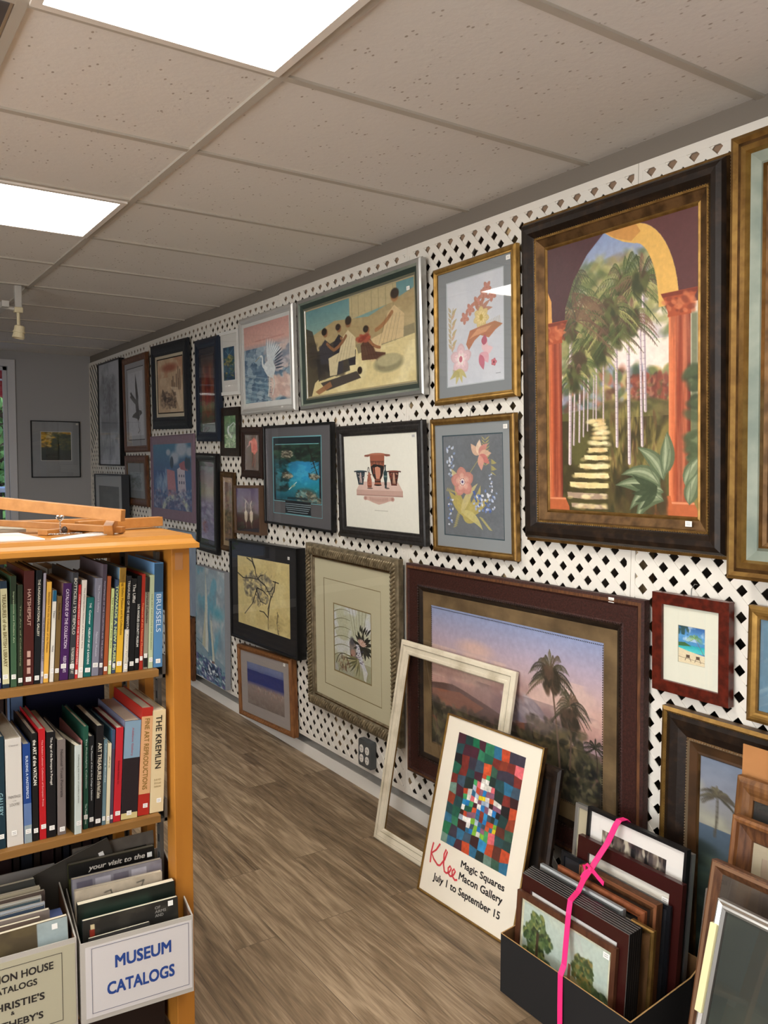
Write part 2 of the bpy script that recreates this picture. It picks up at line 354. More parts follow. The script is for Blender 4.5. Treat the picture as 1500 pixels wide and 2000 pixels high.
# floor planks along y
def floor_material():
    M = bpy.data.materials.new('vinyl_plank'); M.use_nodes = True; t = M.node_tree; b = t.nodes['Principled BSDF']; L = t.links.new; N = t.nodes.new
    tc = N('ShaderNodeTexCoord'); mp = N('ShaderNodeMapping'); mp.inputs['Rotation'].default_value = (0, 0, R(90)); L(tc.outputs['Object'], mp.inputs[0])
    br = N('ShaderNodeTexBrick'); br.offset = .37; br.inputs['Scale'].default_value = 1; br.inputs['Brick Width'].default_value = 1.22; br.inputs['Row Height'].default_value = .152
    br.inputs['Mortar Size'].default_value = .0012; br.inputs['Mortar Smooth'].default_value = .3; br.inputs['Bias'].default_value = 0
    br.inputs['Color1'].default_value = (0, 0, 0, 1); br.inputs['Color2'].default_value = (1, 1, 1, 1); br.inputs['Mortar'].default_value = (.5, .5, .5, 1)
    L(mp.outputs[0], br.inputs['Vector'])
    # grain: stretched noise, shifted per plank
    add = N('ShaderNodeVectorMath'); add.operation = 'ADD'; sc_ = N('ShaderNodeVectorMath'); sc_.operation = 'SCALE'; sc_.inputs['Scale'].default_value = 7.0
    L(br.outputs['Color'], sc_.inputs[0]); L(mp.outputs[0], add.inputs[0]); L(sc_.outputs[0], add.inputs[1])
    m1 = N('ShaderNodeMapping'); m1.inputs['Scale'].default_value = (.9, 9, 1); L(add.outputs[0], m1.inputs[0])
    n1 = N('ShaderNodeTexNoise'); n1.inputs['Scale'].default_value = 2.2; n1.inputs['Detail'].default_value = 8; n1.inputs['Distortion'].default_value = 1.6; L(m1.outputs[0], n1.inputs['Vector'])
    m2 = N('ShaderNodeMapping'); m2.inputs['Scale'].default_value = (3, 60, 1); L(add.outputs[0], m2.inputs[0])
    n2 = N('ShaderNodeTexNoise'); n2.inputs['Scale'].default_value = 3; n2.inputs['Detail'].default_value = 6; L(m2.outputs[0], n2.inputs['Vector'])
    r = N('ShaderNodeValToRGB'); e = r.color_ramp.elements; e[0].position = .32; e[0].color = (*lin('54432f'), 1); e[1].position = .68; e[1].color = (*lin('ad967a'), 1)
    x = e.new(.5); x.color = (*lin('826d54'), 1)
    mixf = N('ShaderNodeMath'); mixf.operation = 'MULTIPLY_ADD'; mixf.inputs[1].default_value = .38; L(n2.outputs[0], mixf.inputs[0])
    s2 = N('ShaderNodeMath'); s2.operation = 'MULTIPLY'; s2.inputs[1].default_value = .62; L(n1.outputs[0], s2.inputs[0]); L(s2.outputs[0], mixf.inputs[2])
    sepc = N('ShaderNodeMath'); sepc.operation = 'MULTIPLY_ADD'; sepc.inputs[1].default_value = .13; L(br.outputs['Color'], sepc.inputs[0])
    off = N('ShaderNodeMath'); off.operation = 'SUBTRACT'; off.inputs[1].default_value = .065; L(mixf.outputs[0], off.inputs[0]); L(off.outputs[0], sepc.inputs[2])
    L(sepc.outputs[0], r.inputs[0])
    mx = N('ShaderNodeMix'); mx.data_type = 'RGBA'; mx.inputs[7].default_value = (*lin('3a2f27'), 1); mu = N('ShaderNodeMath'); mu.operation = 'MULTIPLY'; mu.inputs[1].default_value = .6
    L(br.outputs['Fac'], mu.inputs[0]); L(mu.outputs[0], mx.inputs[0]); L(r.outputs[0], mx.inputs[6]); L(mx.outputs[2], b.inputs['Base Color'])
    b.inputs['Roughness'].default_value = .5
    bp = N('ShaderNodeBump'); bp.inputs['Strength'].default_value = .15; bp.inputs['Distance'].default_value = .002; L(n2.outputs[0], bp.inputs['Height']); L(bp.outputs[0], b.inputs['Normal'])
    return M
struct('floor', bbox((-3.2, -2.2, -.05), (2.4, YF+.1, 0), floor_material()))
XLFT = -3.0; YB = -2.0
struct('ceiling', bbox((XLFT-.1, YB-.1, H), (2.4, YF+.1, H+.05), ceil_tile))
# suspended grid
g = MB(); tw = .012
k = -6
while Y0+k*S < YF:
    y = Y0+k*S
    if y > YB: g.box((XLFT, y-tw, H-.007), (XW, y+tw, H+.001), tbar)
    k += 1
for i in range(-3, 2):
    x = LX-1.2192*i
    if XLFT < x < XW: g.box((x-tw, YB, H-.008), (x+tw, YF, H+.001), tbar)
for (kx, ky) in ((1, 0), (1, -1), (1, 2)):
    g.box((LX-S*kx-tw, Y0+ky*S-(0), H-.0075), (LX-S*kx+tw, Y0+(ky+1)*S, H+.001), tbar)
g.box((LX+1.123, YB, H-.007), (XW, YF, H), tbar)
struct('trim_1', g)
walls = MB().box((XLFT-.1, YB-.1, 0), (XLFT, -2.0+.001, H), wall_paint).box((XLFT-.1, 2.2, 0), (XLFT, YF+.1, H), wall_paint).box((XLFT-.1, -2, 0), (XLFT, 2.2, .4), wall_paint).box((XLFT-.1, -2, 2.3), (XLFT, 2.2, H), wall_paint)
struct('wall_left', walls)
struct('wall_back', MB().box((XLFT, YB-.1, 0), (2.4, YB, H), wall_paint))
# wall behind the lattice: dark cavity, pale studs, header board, footer shadow gap
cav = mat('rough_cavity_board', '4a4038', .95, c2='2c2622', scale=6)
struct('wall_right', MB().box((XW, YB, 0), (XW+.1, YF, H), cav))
stud = mat('pine_stud', 'cdb38c', .7, c2='b4976c', scale=5, stretch=(30, 30, 1))
seams = [-1.92, -.71, .509, 1.728, 2.942, 4.139, 5.153, 6.372, 7.59]
st = MB()
for y in seams: st.box((XL+.008, y-.018, .15), (XW, y+.02, 2.438), stud)
for y in [1.1, 2.33, 3.55, 4.65, 5.76]: st.box((XL+.014, y-.018, .15), (XW, y+.02, 2.438), stud)
st.box((XL+.009, YB, 2.44), (XW, YF, 2.4925), mat('brown_header_board', '8d7560', .8))
struct('trim_2', st)
struct('trim_3', MB().box((XL+.012, YB, 2.4926), (XW, YF, H), mat('taupe_wall_strip', '7c746a', .85)))
struct('baseboard_right', MB().box((2.127, YB, 0), (XW, YF, .062), white_trim))
pvc = mat('white_lattice_plastic', 'e3ded4', .4)
def clip_strip(p, d, wd, y0, y1, z0, z1):
    """polygon of an infinite diagonal strip clipped to a rectangle"""
    n = (-d[1], d[0]); L = 9
    poly = [(p[0]+d[0]*a*L+n[0]*b*wd/2, p[1]+d[1]*a*L+n[1]*b*wd/2) for a, b in ((-1, -1), (1, -1), (1, 1), (-1, 1))]
    for ax, lim, sg in ((0, y0, 1), (0, y1, -1), (1, z0, 1), (1, z1, -1)):
        o = []; m_ = len(poly)
        for i in range(m_):
            a, b = poly[i], poly[(i+1) % m_]; da = (a[ax]-lim)*sg; db = (b[ax]-lim)*sg
            if da >= 0: o.append(a)
            if da*db < 0:
                t = da/(da-db); o.append((a[0]+(b[0]-a[0])*t, a[1]+(b[1]-a[1])*t))
        poly = o
        if len(poly) < 3: return None
    return poly
PY, WD = .0745, .0275
TP = Matrix(((0, 0, -1, 0), (1, 0, 0, 0), (0, 1, 0, 0), (0, 0, 0, 1)))   # (y,z,depth)->world
def lattice_panel(y0, y1, label, ztop=2.4925):
    z0, z1 = .122, ztop; b = MB(); s2 = math.sqrt(.5); bd = .016
    oy, oz = 1.6823, 1.2668+PY/2
    for sgn, x0, x1 in ((1, XL, XL+.003), (-1, XL+.0025, XL+.0055)):
        for k in range(-90, 90):
            c = (oy+k*PY, oz); dd = (s2, s2*sgn)
            poly = clip_strip(c, dd, WD, y0+bd*.5, y1-bd*.5, z0+.008, z1-.012)
            if poly: b.prism(poly, -x1, -x0, pvc, TP)
    for a, c in (((y0+.0008, z0), (y0+bd, z1)), ((y1-bd, z0), (y1-.0008, z1)), ((y0+bd, z0), (y1-bd, z0+.018)), ((y0+bd, z1-.026), (y1-bd, z1))):
        b.box((XL-.0005, a[0], a[1]), (XL+.006, c[0], c[1]), pvc)
    return tag(obj('lattice_panel', b), label, 'lattice', 'white lattice panels covering the right wall')
PL = ['white diamond lattice panel nearest behind the camera', 'white diamond lattice panel beside the camera', 'white diamond lattice panel at the right picture edge behind the pink and blue painting',
      'white diamond lattice panel behind the palm avenue painting and the flower prints', 'white diamond lattice panel behind the Greek vases print and the cream tropical print',
      'white diamond lattice panel behind the heron print and the black framed branch print', 'white diamond lattice panel behind the tall vase print and sailboat canvas',
      'white diamond lattice panel behind the harbour and Mediterranean village pictures', 'white diamond lattice panel in the far corner behind the bare tree print']
ends = seams[1:]+[YF]
for i in range(1, 9):
    y0 = seams[i]; y1 = seams[i+1] if i < 8 else YF
    if y1-y0 > .1: lattice_panel(y0, y1, PL[i], 2.4925 if i != 5 else 2.489)
# far wall with window
WX0, WX1, WZ0, WZ1 = .15, 1.392, .55, 2.42
fw = MB()
fw.box((XLFT, YF, 0), (WX0, YF+.12, H), wall_paint).box((WX1, YF, 0), (2.4, YF+.12, H), wall_paint)
for a, b_ in ((WX0, WX1),): fw.box((a, YF, 0), (b_, YF+.12, WZ0), wall_paint).box((a, YF, WZ1), (b_, YF+.12, H), wall_paint)
struct('wall_far', fw)
def window(n, x0, x1):
    b = MB()
    for a, c in (((x0-.06, WZ1), (x1+.06, WZ1+.06)), ((x0-.06, WZ0-.06), (x1+.06, WZ0)), ((x0-.06, WZ0), (x0, WZ1)), ((x1, WZ0), (x1+.06, WZ1))):
        b.box((a[0], YF-.02, a[1]), (c[0], YF+.001, c[1]), plain('c9c9cc', .4))
    for a, c in (((x0, WZ1-.03), (x1, WZ1)), ((x0, WZ0), (x1, WZ0+.03)), ((x0, WZ0), (x0+.03, WZ1)), ((x1-.03, WZ0), (x1, WZ1))):
        b.box((a[0], YF+.04, a[1]), (c[0], YF+.08, c[1]), plain('c9c9cc', .4))
    o = struct('window_%d' % n, b)
    pn = obj('pane', bbox((x0+.03, YF+.055, WZ0+.03), (x1-.03, YF+.06, WZ1-.03), glass_mat('window_glass')), o); return o
window(1, WX0, WX1)
wb = MB()
for y in (-2, -.6, .8, 2.16): wb.box((XLFT-.09, y, .4), (XLFT-.03, y+.04, 2.3), white_trim)
wb.box((XLFT-.09, -2, .4), (XLFT-.03, 2.2, .45), white_trim).box((XLFT-.09, -2, 2.25), (XLFT-.03, 2.2, 2.3), white_trim)
wo = struct('window_2', wb); obj('pane', bbox((XLFT-.064, -1.96, .45), (XLFT-.058, 2.16, 2.25), glass_mat('window_glass')), wo)  # unseen window, added as the opening for the fill light
struct('baseboard_far', MB().box((XLFT, YF-.012, 0), (2.127, YF, .09), white_trim))
# ------------------------------------------------------------------ ceiling lamps
diff = mat('lamp_diffuser', 'fffaf2', .5, emit=LAMP)
def ceiling_light(x0, y0, x1, y1, label):
    t = thing('ceiling_light', label, 'ceiling light', 'recessed fluorescent ceiling lights', Matrix.Translation(((x0+x1)/2, (y0+y1)/2, H-.01)))
    a, b = (x1-x0)/2-.012, (y1-y0)/2-.012; f = MB(); q = .022; fm = plain('e6dfd6', .4)
    for p0, p1 in (((-a, -b), (a, -b+q)), ((-a, b-q), (a, b)), ((-a, -b+q), (-a+q, b-q)), ((a-q, -b+q), (a, b-q))): f.box((p0[0], p0[1], -.004), (p1[0], p1[1], .009), fm)
    obj('frame', f, t); obj('diffuser', bbox((-a+q, -b+q, 0), (a-q, b-q, .006), diff), t)
ceiling_light(LX-S, Y0-S, LX, Y0, 'bright square ceiling light nearest the camera, cut by the top edge')
ceiling_light(LX-S, Y0+2*S, LX, Y0+3*S, 'bright square ceiling light above the bookcase, at the left edge')
for cx_, cy_ in ((-1.4, -1), (-1.4, 2), (0, -4), (-1.4, -4)):
    x1 = LX-1.2192*(0 if cx_ == 0 else 1)-(0 if cx_ == 0 else S); ceiling_light(x1-S, Y0+cy_*S, x1, Y0+(cy_+1)*S, 'ceiling light outside the picture, %s' % {(-1.4, -1): 'left of the nearest lamp', (-1.4, 2): 'left of the bookcase lamp', (0, -4): 'behind the camera', (-1.4, -4): 'behind the camera at left'}[(cx_, cy_)])
vn = thing('ceiling_vent', 'dark grey ceiling vent at the top left corner', 'vent', M=Matrix.Translation((LX-1.5*S-.01, Y0+.5*S, H-.01)))
vg = plain('55504f', .6); a = S/2-.012
obj('backing', bbox((-a, -a, 0), (a, a, .006), vg), vn)
sl = MB()
for i in range(14): y = -a+.03+i*(2*a-.06)/13; sl.box((-a+.02, y-.007, -.004), (a-.02, y+.006, 0), plain('8a8583', .5))
obj('slats', sl, vn)
# ================================================================== FRAMES
GLASS = glass_mat()
label_white = plain('f2f0ea', .6)
gold = mat('gold_leaf', '96753f', .38, .7, c2='7a5b30', scale=30, bump=.12, bscale=90)
gold_b = mat('bright_gold_leaf', 'ac8748', .36, .7, c2='8e6d38', scale=30)
gold_d = mat('antique_dark_gold', '6c5030', .45, .6, c2='453019', scale=22, bump=.2, bscale=70)
blackbrown = mat('distressed_black_brown', '1c130d', .42, .1, c2='3e2b1c', scale=30, lo=.5, hi=.85, bump=.2, bscale=80)
bead_silver = mat('worn_silver_bead', 'a89478', .4, .7)
ebony = mat('ebony_wood', '1c1a1a', .4, c2='2e2b2a', scale=60, bump=.3, bscale=120, coat=.2)
silver = plain('b9bab8', .3, .8)
silver_l = plain('c9c8c4', .35, .5)
leather = mat('tooled_brown_leather', '2a130d', .55, c2='40201a', scale=120, bump=.6, bscale=200)
brownwood = mat('walnut_wood', '4a2d1b', .45, c2='6b452a', scale=9, stretch=(12, 12, 2), coat=.2)
honeywood = mat('honey_oak_wood', '8a5c33', .5, c2='6a4122', scale=8, stretch=(12, 12, 2))
mahog = mat('mahogany_wood', '5e1f12', .35, c2='3e130b', scale=12, stretch=(4, 4, 4), coat=.4)
maroon = mat('dark_maroon_wood', '35120f', .35, coat=.4)
greenpatina = mat('grey_green_patina', '6f7a70', .45, .2, c2='8a9184', scale=10)
carvedg = mat('carved_champagne', '8d8068', .45, .35, c2='655a45', scale=30, bump=.3, bscale=150)
whitewash = mat('whitewashed_wood', 'dcd2bb', .6, c2='b3a78c', scale=11, stretch=(1, 1, 1), lo=.5, hi=.8, bump=.1, bscale=60)
def wall_M(yc, zc, w_, h_, roll, lean, d, T):
    rl, ln = R(roll), R(lean); X = XL-d
    tl = Vector((-math.sin(rl)*math.sin(ln), math.cos(rl), math.sin(rl)*math.cos(ln)))
    up = Vector((-math.cos(rl)*math.sin(ln), -math.sin(rl), math.cos(rl)*math.cos(ln)))
    C = Vector((X-h_/2*math.sin(ln), yc, zc-h_/2+h_/2*math.cos(ln))); t = -tl; n = t.cross(up)
    o = C-up*h_/2-n*T; M = Matrix.Identity(4)
    for i in range(3): M[i][0], M[i][1], M[i][2], M[i][3] = t[i], -n[i], up[i], o[i]
    return M
def lean_M(x, y, yaw, lean, T, z=0):
    """x,y: front bottom centre. lean back by `lean` deg"""
    ya, ln = R(yaw), R(lean); n = Vector((-math.cos(ya), -math.sin(ya), 0)); t = Vector((math.sin(ya), -math.cos(ya), 0))
    up = Vector((0, 0, 1))*math.cos(ln)-n*math.sin(ln); n2 = n*math.cos(ln)+Vector((0, 0, 1))*math.sin(ln)
    o = Vector((x, y, z+T*math.sin(ln)))-n2*T; M = Matrix.Identity(4)
    for i in range(3): M[i][0], M[i][1], M[i][2], M[i][3] = t[i], -n2[i], up[i], o[i]
    return M
def ring(b, w_, h_, prof, z0=0):
    """mitred moulding. prof: (inset, height, material of segment up to the next point)"""
    for i in range(len(prof)-1):
        (u0, v0, M), (u1, v1, _) = prof[i], prof[i+1]; k = b.mi(M); n = len(b.v)
        for u, v in ((u0, v0), (u1, v1)):
            b.v += [(-w_/2+u, -v, z0+u), (w_/2-u, -v, z0+u), (w_/2-u, -v, z0+h_-u), (-w_/2+u, -v, z0+h_-u)]
        for j in range(4):
            j2 = (j+1) % 4; b.f.append((n+j, n+j2, n+4+j2, n+4+j)); b.m.append(k)
    return b
def beads(w_, h_, u, v, step, r, M, z0=0, leafy=False):
    b = MB(); W2, H2 = w_-2*u, h_-2*u
    for (x0, zz0, x1, z1) in ((-W2/2, u, W2/2, u), (-W2/2, h_-u, W2/2, h_-u), (-W2/2, u, -W2/2, h_-u), (W2/2, u, W2/2, h_-u)):
        L = abs(x1-x0)+abs(z1-zz0); n = int(L/step)
        for i in range(n+1):
            t = i/n; c = (x0+(x1-x0)*t, -v, z0+zz0+(z1-zz0)*t)
            if leafy:
                ang = R(35) if x0 != x1 else R(-35)+R(90)
                b.ball(c, (r*.32, r*.35, r), M, 6, 4, Matrix.Rotation(ang, 3, 'Y'))
            else: b.ball(c, r, M, 4, 3)
    return b
def flat(prof_u, T, M, lip=.006, Mi=None):
    """simple flat moulding"""
    return [(0, 0, M), (0, T, M), (prof_u-.0015, T, M), (prof_u, T-.0015, Mi or M), (prof_u, max(T-lip-.004, T*.5), Mi or M)]
def dome(fw_, T, M, lip=.006, edge=None, inner=None):
    e = edge or M; n_ = inner or M
    return [(0, 0, M), (0, T*.72, e), (fw_*.08, T*.8, M), (fw_*.25, T*.97, M), (fw_*.45, T, M), (fw_*.65, T*.94, M), (fw_*.8, T*.82, n_), (fw_, T*.8, n_), (fw_, T*.8-lip, n_)]
def framed(name, label, cat, M, w_, h_, prof, mats=(), art=None, asp=.0, T=.03, glass=True, sticker=None, group=None, res=None, beads_=None, rough=.5, bump=0, backing='3a2f28', liner_name='mat', art_off=(0, 0, 0, 0), glassM=None, fname='frame'):
    t = thing(name, label, cat, group, M)
    fb = ring(MB(), w_, h_, prof); fo = obj(fname, fb, t)
    fw_ = prof[-1][0]; yv = prof[-1][1]
    if beads_:
        for (u, v, step, r, Mb, lf) in beads_: obj('carved_beading', beads(w_, h_, u, v, step, r, Mb, leafy=lf), fo)
    obj('backing', bbox((-w_/2+fw_*.4, -max(.0008, yv-.0045), fw_*.4), (w_/2-fw_*.4, -.0005, h_-fw_*.4), plain(backing, .8)), t)
    x0, x1, z0, z1 = -w_/2+fw_, w_/2-fw_, fw_, h_-fw_; y = -yv
    for (l, r_, tt, bb, c) in mats:
        b = MB(); Mc = plain(c, .85) if isinstance(c, str) else c; a = [(x0-.001, z0-.001), (x1+.001, z0-.001), (x1+.001, z1+.001), (x0-.001, z1+.001)]; i = [(x0+l, z0+bb), (x1-r_, z0+bb), (x1-r_, z1-tt), (x0+l, z1-tt)]
        for j in range(4):
            j2 = (j+1) % 4; b.face([(a[j][0], y, a[j][1]), (a[j2][0], y, a[j2][1]), (i[j2][0], y, i[j2][1]), (i[j][0], y, i[j][1])], Mc)
            b.face([(i[j][0], y, i[j][1]), (i[j2][0], y, i[j2][1]), (i[j2][0], y+.0016, i[j2][1]), (i[j][0], y+.0016, i[j][1])], Mc)
        obj(liner_name if len(b.v) > 8 else 'mat', b, t); x0 += l; x1 -= r_; z0 += bb; z1 -= tt; y += .0008
    if art is not None:
        cv = art(x1-x0, z1-z0); art_plane('picture', cv, x0-.001, z0-.001, x1+.001, z1+.001, y+.0004, t, rough, bump)
    if glass:
        q = fw_-.002; obj('glass', MB().face([(-w_/2+q, -yv-.0028, q), (w_/2-q, -yv-.0028, q), (w_/2-q, -yv-.0028, h_-q), (-w_/2+q, -yv-.0028, h_-q)], glassM or GLASS), t)
    if sticker:
        sx, sz, sy = sticker; b = MB().box((sx-.011, -sy-.0008, sz-.008), (sx+.011, -sy, sz+.008), label_white)
        for k in range(2): b.box((sx-.007, -sy-.0012, sz-.003+k*.005), (sx+.006, -sy-.0007, sz-.0018+k*.005), plain('8a8a8a', .7))
        obj('price_sticker', b, t)
    t['inner'] = [x0, z0, x1, z1, y]
    return t
def hook(t, h_, x=0, up=.03, T=.02):
    b = MB(); b.tube([(x, -T*.6, h_-.004), (x, -T*.5, h_+up*.6), (x+.004, -.004, h_+up), (x+.002, .012, h_+up*.9)], .0016, plain('6d6a66', .4, .8), 6)
    obj('hanging_hook', b, t)
def sign_obj(name, mb, parent): return obj(name, mb, parent)
WR = {
'dark_tree':(7.253,1.990,0.646,0.887,0.17,0.09,0.050),'eagle':(6.589,2.034,0.613,0.755,-0.08,0.83,0.030),'boats':(5.805,2.119,0.750,0.609,1.45,1.44,0.030),
'small_print':(6.597,1.431,0.547,0.397,0.01,1.58,0.030),'mediterr':(5.816,1.468,0.882,0.606,-0.08,0.21,0.020),'bluevase':(5.088,2.039,0.386,0.654,1.13,1.06,0.040),
'blackrefl':(5.136,1.314,0.368,0.645,1.46,0.78,0.030),'whiteblue':(4.778,2.180,0.309,0.384,1.60,2.11,0.020),'heron':(4.245,2.131,0.675,0.555,0.15,1.49,0.035),
'roman':(3.308,2.131,1.063,0.557,-0.73,1.61,0.040),'greenbird':(4.778,1.765,0.287,0.297,1.02,0.73,0.020),'ibis':(4.454,1.636,0.287,0.294,1.42,0.65,0.030),
'tan':(4.827,1.272,0.218,0.495,1.46,0.54,0.020),'birds':(4.472,1.303,0.357,0.284,-1.46,0.44,0.050),'teal':(3.901,1.508,0.756,0.543,0.32,0.91,0.030),
'vases':(3.115,1.491,0.692,0.526,-0.47,2.05,0.030),'orch1':(2.476,2.085,0.484,0.542,-1.07,0.42,0.030),'orch2':(2.471,1.489,0.498,0.537,-0.61,1.75,0.030),
'arch':(1.766,1.859,0.811,1.099,-0.40,1.55,0.060),'bonsai':(4.271,0.829,0.864,0.590,-1.07,0.05,0.060),'sail':(5.057,0.526,0.484,0.740,0.37,0.17,0.045),
'beachbirds':(4.280,0.292,0.695,0.427,-3.57,0,0.050),'woman':(3.349,0.749,0.828,0.836,0.68,1.35,0.040),'palms':(2.263,0.708,1.247,0.901,-0.46,.4,0.037),
'redbeach':(1.487,1.049,0.257,0.296,-0.11,1.53,0.030),'silver5':(7.134,1.258,0.812,0.434,0,.6,.1)}
def WM(k, T): v = WR[k]; return wall_M(v[0], v[1], v[2], v[3], v[4], v[5], v[6], T), v[2], v[3]
# ------------------------------------------------------------------ the pictures
def a_tree(w, h):
    c = Cv(110, 150, 'b9bcc2'); c.rect(.06, .1, .9, .72, '9a9ea6', 1, .1); c.mott('7f8488', 5, 6, 3, .5)
    c.line([(.5, .9), (.5, .45), (.52, .2)], (.02, .008), '4c4c4c')
    for i in range(70):
        a = -math.pi/2+c.r.uniform(-1.1, 1.1); L = c.r.uniform(.1, .3); y = c.r.uniform(.3, .55); c.line([(.5, y), (.5+L*math.cos(a), y+L*math.sin(a)*.8)], (.006, .002), '55565a', .6)
    c.dabs(130, .2, .12, .82, .5, .02, ['6e6f72', '5d5e62', '808287'], .35); c.rect(.06, .5, .9, .72, '6a6c6e', .6, .08)
    c.rect(.3, .82, .7, .85, '8c9096', .6); return c
def a_eagle(w, h):
    c = Cv(100, 150, 'bfc2c8'); k = '2a2825'
    c.poly([(.5, .02), (.6, .2), (.68, .4), (.66, .52), (.52, .46), (.48, .25)], k)      # raised wing
    c.poly([(.52, .42), (.66, .45), (.7, .6), (.74, .72), (.62, .78), (.5, .66), (.46, .5)], k)     # body
    c.poly([(.3, .36), (.18, .3), (.1, .32), (.16, .36), (.08, .38), (.3, .46), (.5, .52), (.52, .44)], k)
    c.poly([(.7, .6), (.86, .62), (.92, .66), (.74, .7)], k); c.poly([(.56, .62), (.3, .66), (.2, .7), (.42, .72), (.6, .74)], k)
    c.line([(.62, .75), (.64, .86), (.72, .92), (.6, .96)], .02, '4a4844'); c.mott('d2d4d8', 5, 5, 9, .25); return c
def a_boats(w, h):
    c = Cv(150, 150, 'b9a083'); c.mott('c9b497', 4, 4, 1, .8); c.ell(.5, .17, .3, .07, '8e4a38', 0, .8, .5); c.mott('a5674c', 4, 3, 6, .4, mask=(c.y < .35)*1.)
    for x, t in ((.55, .4), (.6, .33), (.66, .45), (.73, .3), (.8, .38), (.86, .22)): c.rect(x, t, x+.05, .6, '6b5647', .8, .01)
    c.line([(.82, .5), (.82, .18)], (.04, .004), '54443a'); c.rect(.05, .62, .8, .9, '8d7660', .6, .05)
    c.poly([(.2, .55), (.35, .72), (.6, .7), (.62, .78), (.3, .82), (.14, .68)], '3a2f2a', .9); c.poly([(.5, .52), (.8, .55), (.95, .9), (.85, .95), (.7, .7)], 'd9c7ab', .7)
    c.dabs(120, .15, .6, .7, .92, .02, ['4c3d34', '6b584a', 'a08a70'], .5); return c
def a_small(w, h):
    c = Cv(90, 90, '8b9296'); c.mott('6f7678', 4, 4, 5, .8); c.rect(.1, .1, .9, .25, '9aa3a8', .7, .05); c.dabs(80, .2, .3, .8, .8, .03, ['5c6361', '737b7a'], .5); return c
def a_med(w, h):
    c = Cv(190, 210, '7d6b86', 4); c.mott('86738e', 8, 8, 2, .5); c.rect(.05, .1, .93, .88, '3d5d86'); c.grad([(0, '40718e'), (1, '3f5a80')], .1, .45, mask=((c.x > .05)*(c.x < .93)*(c.y > .1)*(c.y < .45)).astype(float))
    for x, y, r in ((.72, .16, .13), (.56, .27, .1), (.9, .2, .07), (.42, .2, .05)): c.ell(x, y, r, r*.75, 'a7aebb', 0, .9, .3)
    c.rect(.05, .42, .45, .66, '34507e', .9); c.dabs(50, .1, .45, .45, .66, .02, ['5c7aa0', '8ca0b8'], .7, 1.5, 3)
    c.poly([(.38, .4), (.56, .42), (.6, .72), (.4, .74)], 'a6767e'); c.poly([(.62, .4), (.78, .34), (.82, .7), (.64, .72)], 'b3adb8'); c.poly([(.66, .34), (.78, .3), (.86, .42), (.7, .4)], '96606a')
    for x, y in ((.5, .32), (.83, .33), (.88, .34)): c.ell(x, y, .04, .07, '2c3f50', 0, .95)
    for i in range(6): c.rect(.66+.05*(i % 3), .46+.08*(i//3), .68+.05*(i % 3), .49+.08*(i//3), '2c3858')
    c.rect(.05, .72, .93, .88, '4e587c', 1, .02)
    for k in range(14):
        a = math.pi*k/13; c.ell(.57+.3*math.cos(a), .93-.2*math.sin(a), .045, .035, 'b5bea8', 0, .85, .3)
    c.dabs(200, .06, .64, .92, .87, .015, ['38466a', '6f7a98', '9aa2b4', '7a6d86'], .6, 0, 2, 3)
    for x0, y0, x1, y1 in ((0, 0, 1, .1), (0, .88, 1, 1), (0, 0, .05, 1), (.93, 0, 1, 1)): c.rect(x0, y0, x1, y1, '7a6674')
    return c
def a_vase(w, h):
    c = Cv(70, 150, '5c3a2e', 5); c.grad([(0, '3d3638'), (.5, '7a4430'), (1, '3e2622')]); c.rect(.12, .12, .86, .9, '8a5238', .6, .06)
    c.poly([(.35, .18), (.65, .18), (.6, .3), (.74, .5), (.7, .74), (.58, .9), (.42, .9), (.3, .74), (.26, .5), (.4, .3)], '6b1f18'); c.ell(.45, .5, .08, .2, '9a3a2a', 0, .6, .5); c.mott('2c1c1a', 5, 8, 4, .4); return c
def a_refl(w, h):
    c = Cv(70, 160, '4f4a66', 5); c.grad([(0, '3e3a4c'), (.35, '7a6a58'), (.5, '6c5e7e'), (.8, '7d7a98'), (1, '8d8aa8')]); c.ell(.3, .82, .2, .08, '8a3030', .3, .8, .3); c.dabs(80, 0, .5, 1, 1, .05, ['9a96b4', '6a6486', 'b0aac0'], .4, .1, 3, .3); return c  # violet glass reflections are painted into the print colours
def a_wblue(w, h):
    c = Cv(80, 120, '25506e', 6); c.mott('3d7286', 4, 5, 3, .9); c.mott('17324a', 4, 5, 8, .8); c.poly([(.2, .45), (.5, .2), (.85, .3), (.7, .55), (.4, .6)], '9a8f52', .8); c.dabs(90, 0, .3, 1, 1, .04, ['2e4a3a', 'b7a052', '1f3f5c', '3c6a58'], .6); c.line([(.2, .1), (.5, .25), (.9, .08)], .02, '8fb0c4', .7); return c
